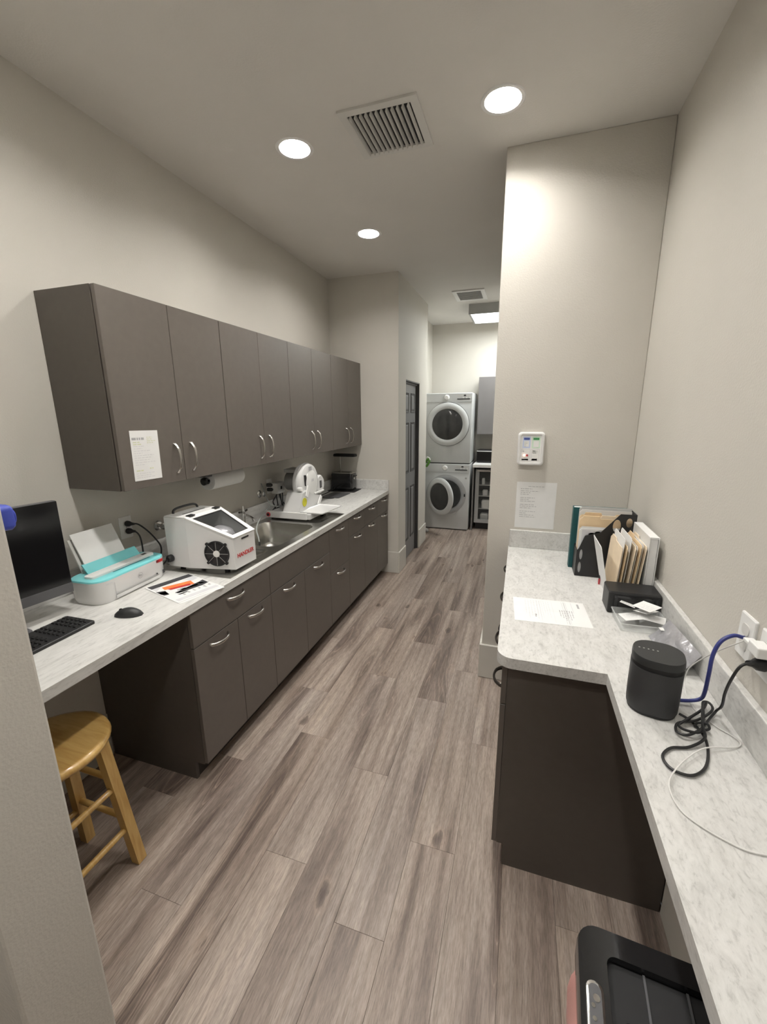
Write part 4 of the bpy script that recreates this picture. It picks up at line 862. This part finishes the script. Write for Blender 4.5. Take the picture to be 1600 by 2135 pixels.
fs = ((2.325, 2.339, 0.268, 'tall white sheet behind the broad pale manila folder'), (2.346, 2.363, 0.274, 'tallest white sheet in the fan of folders'), (2.369, 2.388, 0.240, 'short white sheet near the middle of the fan'), (2.386, 2.407, 0.252, 'white sheet between the last two manila folders'), (2.4002, 2.4208, 0.244, 'white sheet pressed against the white binder'))
for x, tx, h, lb in fs: fan('paper_sheet', lb, 'paper', x, tx, 1.866, 2.06, h, 'paper', 0.0018, 'loose sheets in the fan of folders')
t = thing('binder', 'white binder standing beside the folders against the right backsplash', 'binder', (2.438, 1.855, HC+0.0005))
add('front_cover', bx(-0.0145, -0.0120, 0, 0.262, 0, 0.288, 0.001, 1), 'white', t)
add('back_cover', bx(0.0185, 0.021, 0, 0.262, 0, 0.288, 0.001, 1), 'white', t)
add('spine', bx(-0.0118, 0.0183, 0.2595, 0.262, 0, 0.288), 'white', t)
add('top_edge', bx(-0.0118, 0.0183, 0.004, 0.2590, 0.279, 0.287), 'paper', t)
add('pages', bx(-0.0105, 0.0168, 0.006, 0.2585, 0.004, 0.278), 'paper2', t)
t = thing('pen', 'short dark red marker standing in front of the magazine file', 'pen', (2.292, 2.03, HC))
add('barrel', lathe(nb(), [(0.004, 0.0005), (0.0045, 0.01), (0.0045, 0.025), (0.003, 0.03)], 10), 'red', t, True)
add('cap', lathe(nb(), [(0.005, 0.0303), (0.005, 0.040), (0.003, 0.044)], 10), 'black', t, True)
# clear tray with cards
t = thing('card_tray', 'shallow clear acrylic tray in front of the low black box', 'tray', (2.372, 1.652, HC), 0.04)
ring = lambda i, z: rrect(0, 0, 0.165-i, 0.140-i, 0.008, z, 3)
add('tray', loft(nb(), [ring(0.006, 0.0005), ring(0, 0.030), ring(0.006, 0.030), ring(0.012, 0.004)]), 'acrylic', t)
add('rim', plate(nb(), [(p[0],p[1]) for p in ring(-0.006, 0)], [[(p[0],p[1]) for p in ring(0.0015, 0)]], 0.0302, 0.0325), 'acrylic', t)
for k, (x, y, z, a, tx, ty) in enumerate(((2.345, 1.640, 0.952, 0.35, 0.05, -0.06), (2.392, 1.672, 0.964, 0.9, -0.12, 0.16), (2.405, 1.640, 0.953, -0.3, 0.08, 0.05), (2.335, 1.692, 0.976, 1.2, 0.2, 0.3), (2.388, 1.655, 0.990, 2.1, -0.25, 0.15))):
    t = thing('card', ['white card lying lowest in the clear acrylic tray', 'white card tipped up toward the right backsplash in the clear tray', 'white card flat beside the silver pouch in the clear tray', 'white card propped steeply against the low black box', 'white card curled on top of the other cards'][k], 'card', (x, y, z), a, 'white cards in the clear tray')
    b = bx(-0.043, 0.043, -0.026, 0.026, 0, 0.0008); b.transform(Matrix.Rotation(tx, 4, 'X') @ Matrix.Rotation(ty, 4, 'Y')); add('card_stock', b, 'paper', t)
    rot = Matrix.Rotation(tx, 4, 'X') @ Matrix.Rotation(ty, 4, 'Y')
    prints(t, rot, [('inkfaint', lines(-0.035, 0.03, 0.016, 3, 0.009, 0.002, 50+k))], 0.0011)
# silver pouch
t = thing('silver_pouch', 'crinkled silver plastic pouch leaning on the right backsplash behind the speaker', 'pouch', (2.425, 1.458, HC), 0.08)
bm = nb(); n = 9; r = random.Random(3); g0, g1 = [], []
for j in range(n):
    v = j/(n-1); ra, rb_ = [], []
    for i in range(n):
        u = i/(n-1); puff = 0.008*math.sin(PI*u)*math.sin(PI*v)*(1+0.6*r.uniform(-1, 1))
        x = -0.035+0.058*v; y = -0.115+0.23*u; z = 0.0015+0.070*v**1.3
        ra.append((x-puff*0.6, y, z+puff+0.0006)); rb_.append((x, y, max(z-puff*0.1-0.0006, 0.0006)))
    g0.append(ra); g1.append(rb_)
loft(bm, g0, False, False, False); loft(bm, g1, False, False, False); add('film', bm, 'silver', t, True, 80)
add('label', bx(-0.013, 0.006, 0.080, 0.102, 0.0445, 0.0452), 'white', t).rotation_euler = (0, 0, 0)

# ------------------------------------------------------------------ trash can
t = thing('trash_can', 'black sensor trash can with a framed lid under the right worktop', 'trash can', (2.254, 0.584, 0), -0.07)
RL = lambda w, d, r_, z: rrect(0, 0, w, d, r_, z, 6)
add('body', loft(nb(), [RL(0.29, 0.22, 0.04, 0.0005), RL(0.33, 0.255, 0.045, 0.58), RL(0.33, 0.255, 0.045, 0.60)]), 'black', t, True)
lid = add('lid', plate(nb(), [(p[0],p[1]) for p in RL(0.37, 0.30, 0.040, 0)], [[(p[0],p[1]) for p in RL(0.270, 0.215, 0.018, 0)]], 0.612, 0.660), 'blackgloss', t)
add('lid_edge', loft(nb(), [RL(0.366, 0.296, 0.038, 0.603), RL(0.374, 0.304, 0.042, 0.616), RL(0.374, 0.304, 0.042, 0.650), RL(0.368, 0.298, 0.040, 0.6598)], False, False), 'blackgloss', t, True)
add('flap', bx(-0.1345, 0.1345, -0.107, 0.107, 0.630, 0.645, 0.003), 'blackmatte', t)
for x in (-0.070, 0.0, 0.070): add('flap_rib', bx(x-0.002, x+0.002, -0.105, 0.105, 0.6452, 0.6485), 'dgrey', t)
b = loft(nb(), [rrect(-0.160, -0.012, 0.030, 0.130, 0.014, 0.6602, 5), rrect(-0.160, -0.012, 0.030, 0.130, 0.014, 0.6622, 5), rrect(-0.160, -0.012, 0.026, 0.126, 0.012, 0.6628, 5)]); pn = add('control_panel', b, 'chrome', t, True); add('panel_face', loft(nb(), [rrect(-0.160, -0.012, 0.021, 0.120, 0.010, 0.6629, 5), rrect(-0.160, -0.012, 0.021, 0.120, 0.010, 0.6634, 5)]), 'dgrey', pn)
for (x, y, r_) in ((-0.158, 0.027, 0.006), (-0.164, 0.015, 0.0035), (-0.163, -0.003, 0.0035), (-0.157, -0.019, 0.008), (-0.160, -0.045, 0.006)):
    add('button', lathe(nb(), [(r_, 0.6635), (r_, 0.6645)], 14, Matrix.Translation((x, y, 0))), 'chrome', pn)
add('sensor_dome', loft(nb(), [[(-0.105+0.017*s*math.cos(a), -0.018+0.040*s*math.sin(a), z) for a in [2*PI*q/20 for q in range(20)]] for s, z in ((1, 0.6453), (0.95, 0.651), (0.7, 0.656), (0.3, 0.6585))]), 'blackgloss', t, True)
bm = nb(); n = 40; lp = []
for zz, e in ((0.600, 0.010), (0.57, 0.020), (0.52, 0.026), (0.46, 0.020), (0.40, 0.008)):
    lp.append([(x*(1+(e+0.006*math.sin(q*2.3+zz*30))/0.165), y*(1+(e+0.006*math.sin(q*1.7+zz*40))/0.13), zz) for q, (x, y, _) in enumerate(rrect(0, 0, 0.33, 0.255, 0.045, 0, 9))])
loft(bm, lp, False, False); add('bin_liner', bm, 'pink', t, True, 80)

# ------------------------------------------------------------------ laundry corner
YF = 6.02
def laundry(name, label, z0, h, zc, ro, rg, is_open):
    t = thing(name, label, 'appliance', (0.915, YF, z0))
    def front_prof(z):
        return z
    b = box(nb(), -0.325, 0.325, 0.0, 0.615, 0.012, h, 0.010, 3); add('cabinet', b, 'washer', t, True)
    add('plinth', bx(-0.31, 0.31, 0.012, 0.60, 0.0004, 0.012), 'black', t)
    def disc(prof, mat, nm, cx=-0.010, cz=zc, par=t, n=40):
        return add(nm, lathe(nb(), prof, n, AX((cx, 0, cz), (0,-1,0))), mat, par, True, 45)
    # control strip
    add('control_panel', bx(-0.322, 0.322, -0.008, -0.0005, h-0.125, h-0.006, 0.004), 'washer', t)
    add('dial', lathe(nb(), [(0.038, 0.0082), (0.038, 0.012), (0.030, 0.026), (0.026, 0.030)], 24, AX((-0.030, 0, h-0.062), (0,-1,0))), 'white', t, True)
    add('display', bx(0.115, 0.29, -0.0092, -0.0082, h-0.058, h-0.022), 'lgrey', t)
    add('display_window', bx(0.205, 0.235, -0.0104, -0.0094, h-0.046, h-0.028), 'black', t)
    add('button_row', bx(0.115, 0.29, -0.0104, -0.0082, h-0.090, h-0.078), 'black', t)
    for k in range(3): add('button', lathe(nb(), [(0.010, 0.0105), (0.010, 0.013)], 12, AX((0.20+0.045*k, 0, h-0.066), (0,-1,0))), 'white', t)
    if not is_open:
        disc([(ro+0.006, 0.0), (ro+0.006, 0.003), (ro, 0.003)], 'dgrey', 'door_gap')
        d = disc([(ro, 0.0005), (ro, 0.022), (ro-0.02, 0.036), (rg+0.012, 0.040), (rg, 0.030)], 'washer', 'door')
        disc([(rg, 0.0302), (rg-0.01, 0.036), (rg*0.6, 0.044), (rg*0.2, 0.047)], 'drum', 'door_glass', par=d)
    else:
        add('drawer_front', bx(-0.315, -0.12, -0.0095, -0.0082, h-0.108, h-0.018), 'washer', t)
        disc([(ro+0.02, 0.0005), (ro+0.02, 0.006), (ro, 0.010), (ro-0.04, 0.008), (ro-0.05, 0.0015)], 'washergrey', 'door_recess')
        disc([(ro-0.055, 0.0005), (ro-0.055, 0.0098), (ro-0.075, 0.0098), (ro-0.085, 0.004), (0.02, 0.003)], 'drum', 'drum_opening')
        add('latch', bx(0.255, 0.272, -0.012, -0.0005, zc-0.02, zc+0.02), 'black', t)
        add('door_sensor', lathe(nb(), [(0.014, 0.0005), (0.014, 0.004)], 12, AX((0.275, 0, zc+0.25), (0,-1,0))), 'grey', t)
        hinge = Vector((-0.265, -0.012, zc)); Rm = Matrix.Translation(hinge) @ Matrix.Rotation(-0.66, 4, 'Z')
        def dd(prof, mat, nm, par):
            b = lathe(nb(), prof, 40, AX((0.265, 0, 0), (0,-1,0))); b.transform(Rm); return add(nm, b, mat, par, True, 45)
        d = dd([(0.19, -0.03), (0.22, -0.01), (0.268, 0.0), (0.270, 0.02), (0.255, 0.036), (0.205, 0.040), (0.195, 0.030)], 'washer', 'door', t)
        dd([(0.195, 0.0302), (0.185, 0.036), (0.12, 0.044), (0.04, 0.047)], 'drum', 'door_glass', d)
    return t
laundry('washing_machine', 'white front-load washer with its round door ajar on the floor', 0.0, 0.982, 0.53, 0.275, 0.2, True)
laundry('tumble_dryer', 'white front-load dryer with closed round door stacked on the washer', 0.9822, 0.985, 0.557, 0.300, 0.215, False)
t = thing('wall_cabinet', 'plain grey wall cabinet beside the dryer in the laundry corner', 'cabinet', (1.285, 6.33, 1.391))
add('body', bx(0, 1.1, 0.020, 0.321, 0, 0.80), 'cupboardgrey', t)
for k in range(3): add('door', bx(0.3667*k+0.0015, 0.3667*(k+1)-0.0015, 0, 0.0195, 0.001, 0.799, 0.0012, 1), 'cupboardgrey', t)
t = thing('worktop', 'short white worktop above the glass-door refrigerator in the laundry corner', 'countertop', (1.275, 6.05, 0.935))
add('slab', bx(0, 1.2, 0, 0.601, 0.0, 0.042, 0.003), 'white', t)
add('support_panel', bx(0.0, 0.018, 0.03, 0.60, -0.9345, -0.0003), 'cupboardgrey', t)
add('support_panel', bx(0.62, 0.638, 0.03, 0.60, -0.9345, -0.0003), 'cupboardgrey', t)
t = thing('mini_fridge', 'under-counter refrigerator with a steel framed glass door', 'refrigerator', (1.31, 6.15, 0))
sh = nb()
for q in ((0, 0.02, 0.035, 0.49, 0.10, 0.90), (0.53, 0.55, 0.035, 0.49, 0.10, 0.90), (0.02, 0.53, 0.47, 0.49, 0.10, 0.90), (0.02, 0.53, 0.035, 0.47, 0.88, 0.90), (0.02, 0.53, 0.035, 0.47, 0.10, 0.12)): box(sh, *q)
add('cabinet', sh, 'dgrey', t)
add('plinth', bx(0.02, 0.53, 0.05, 0.45, 0.0005, 0.0995), 'black', t)
b = plate(nb(), [(0.002,0.102),(0.548,0.102),(0.548,0.898),(0.002,0.898)], [[(0.055,0.155),(0.495,0.155),(0.495,0.865),(0.055,0.865)]], 0, 0.032); b.transform(FR((0,0.033,0), (1,0,0), (0,0,1))); dr = add('door_frame', b, 'washergrey', t)
add('door_glass', bx(0.053, 0.497, 0.014, 0.018, 0.153, 0.867), 'glass', t)
add('handle', bx(0.02, 0.53, -0.022, 0.0005, 0.872, 0.890, 0.004), 'chrome', t)
for z in (0.30, 0.49, 0.655): add('shelf', bx(0.021, 0.529, 0.06, 0.46, z, z+0.010), 'lgrey', t)
for k, (x, z, w_, h_, mt) in enumerate(((0.08, 0.1205, 0.12, 0.10, 'lgrey'), (0.09, 0.3105, 0.13, 0.12, 'white'), (0.10, 0.5005, 0.08, 0.08, 'paper2'), (0.085, 0.6655, 0.045, 0.09, 'white'))):
    q = thing('storage_tub', ['grey tub on the bottom of the glass-door refrigerator', 'white box on the lowest shelf of the glass-door refrigerator', 'pale carton on the middle shelf of the glass-door refrigerator', 'white bottle on the top shelf of the glass-door refrigerator'][k], 'container', (1.31+x, 6.28, z))
    add('tub', loft(nb(), [rrect(w_/2, 0, w_*0.9, w_*0.9, w_*0.2, 0.0003), rrect(w_/2, 0, w_, w_, w_*0.2, h_*0.85)]), mt, q, True)
    add('lid', loft(nb(), [rrect(w_/2, 0, w_*0.9, w_*0.9, w_*0.2, h_*0.852), rrect(w_/2, 0, w_*0.8, w_*0.8, w_*0.2, h_)]), 'white', q, True)
t = thing('microwave', 'dark navy countertop appliance under the laundry wall cabinet', 'microwave', (1.30, 6.30, 0.9775))
add('housing', bx(0, 0.45, 0.012, 0.34, 0.004, 0.175, 0.006), 'navy', t)
add('door', bx(0.004, 0.33, 0, 0.0118, 0.008, 0.160, 0.002), 'screen', t)
add('trim', bx(0.0, 0.45, 0.0, 0.0118, 0.162, 0.175, 0.001), 'lgrey', t)
for x in (0.03, 0.42): add('foot', lathe(nb(), [(0.012, 0.0002), (0.012, 0.0042)], 10, Matrix.Translation((x, 0.05, 0))), 'black', t)
for x in (0.03, 0.42): add('foot', lathe(nb(), [(0.012, 0.0002), (0.012, 0.0042)], 10, Matrix.Translation((x, 0.30, 0))), 'black', t)
t = thing('floor_brush', 'green and white long brush standing beside the washer', 'brush', (0.566, 5.95, 0))
add('pole', tube(nb(), [(0.0,0.0,0.05), (0.01,-0.02,0.90)], 0.010, 10, smooth=False), 'lgrey', t, True)
add('grip', tube(nb(), [(0.01,-0.02,0.90), (0.035,-0.03,0.98), (0.085,-0.05,1.05), (0.115,-0.07,1.045), (0.105,-0.075,1.0), (0.07,-0.06,0.95)], 0.017, 10), 'green', t, True)
add('grip_edge', tube(nb(), [(0.03,-0.045,1.0), (0.075,-0.068,1.078), (0.115,-0.085,1.075), (0.13,-0.09,1.045)], 0.008, 8), 'white', t, True)
add('brush_head', bx(-0.02, 0.02, -0.05, 0.05, 0.0005, 0.05, 0.006), 'white', t)
t = thing('plastic_cap', 'small white plastic plug lying on the floor by the hall wall end', 'plug', (0.675, 5.80, 0))
add('body', lathe(nb(), [(0.022, 0), (0.026, 0.006), (0.026, 0.045), (0.020, 0.05)], 16, AX((-0.02, 0.03, 0.0265), (0.5,-0.85,0))), 'white', t, True)
add('cap', lathe(nb(), [(0.018, 0.0505), (0.018, 0.075), (0.012, 0.08)], 14, AX((-0.02, 0.03, 0.0265), (0.5,-0.85,0))), 'lgrey', t, True)

# ------------------------------------------------------------------ cords that belong to their appliances
bpy.context.view_layer.update()
for own, pts, r_, pl in PARTCORDS:
    if own == 'speaker': pts = [(x, y, z+0.0055) if k < 25 and z < 0.94 else (x, y, z+0.0008) for k, (x, y, z) in enumerate(pts)]
    c_ = cord_part(bpy.data.objects[own], pts, r_, 'black', pl)
    if own == 'speaker': cord_part(bpy.data.objects[own], TIE, 0.003, 'black', (), 'cable_tie')
cord_part(bpy.data.objects['computer_monitor'], MONCABLE, 0.0035, 'black', (), 'cable')
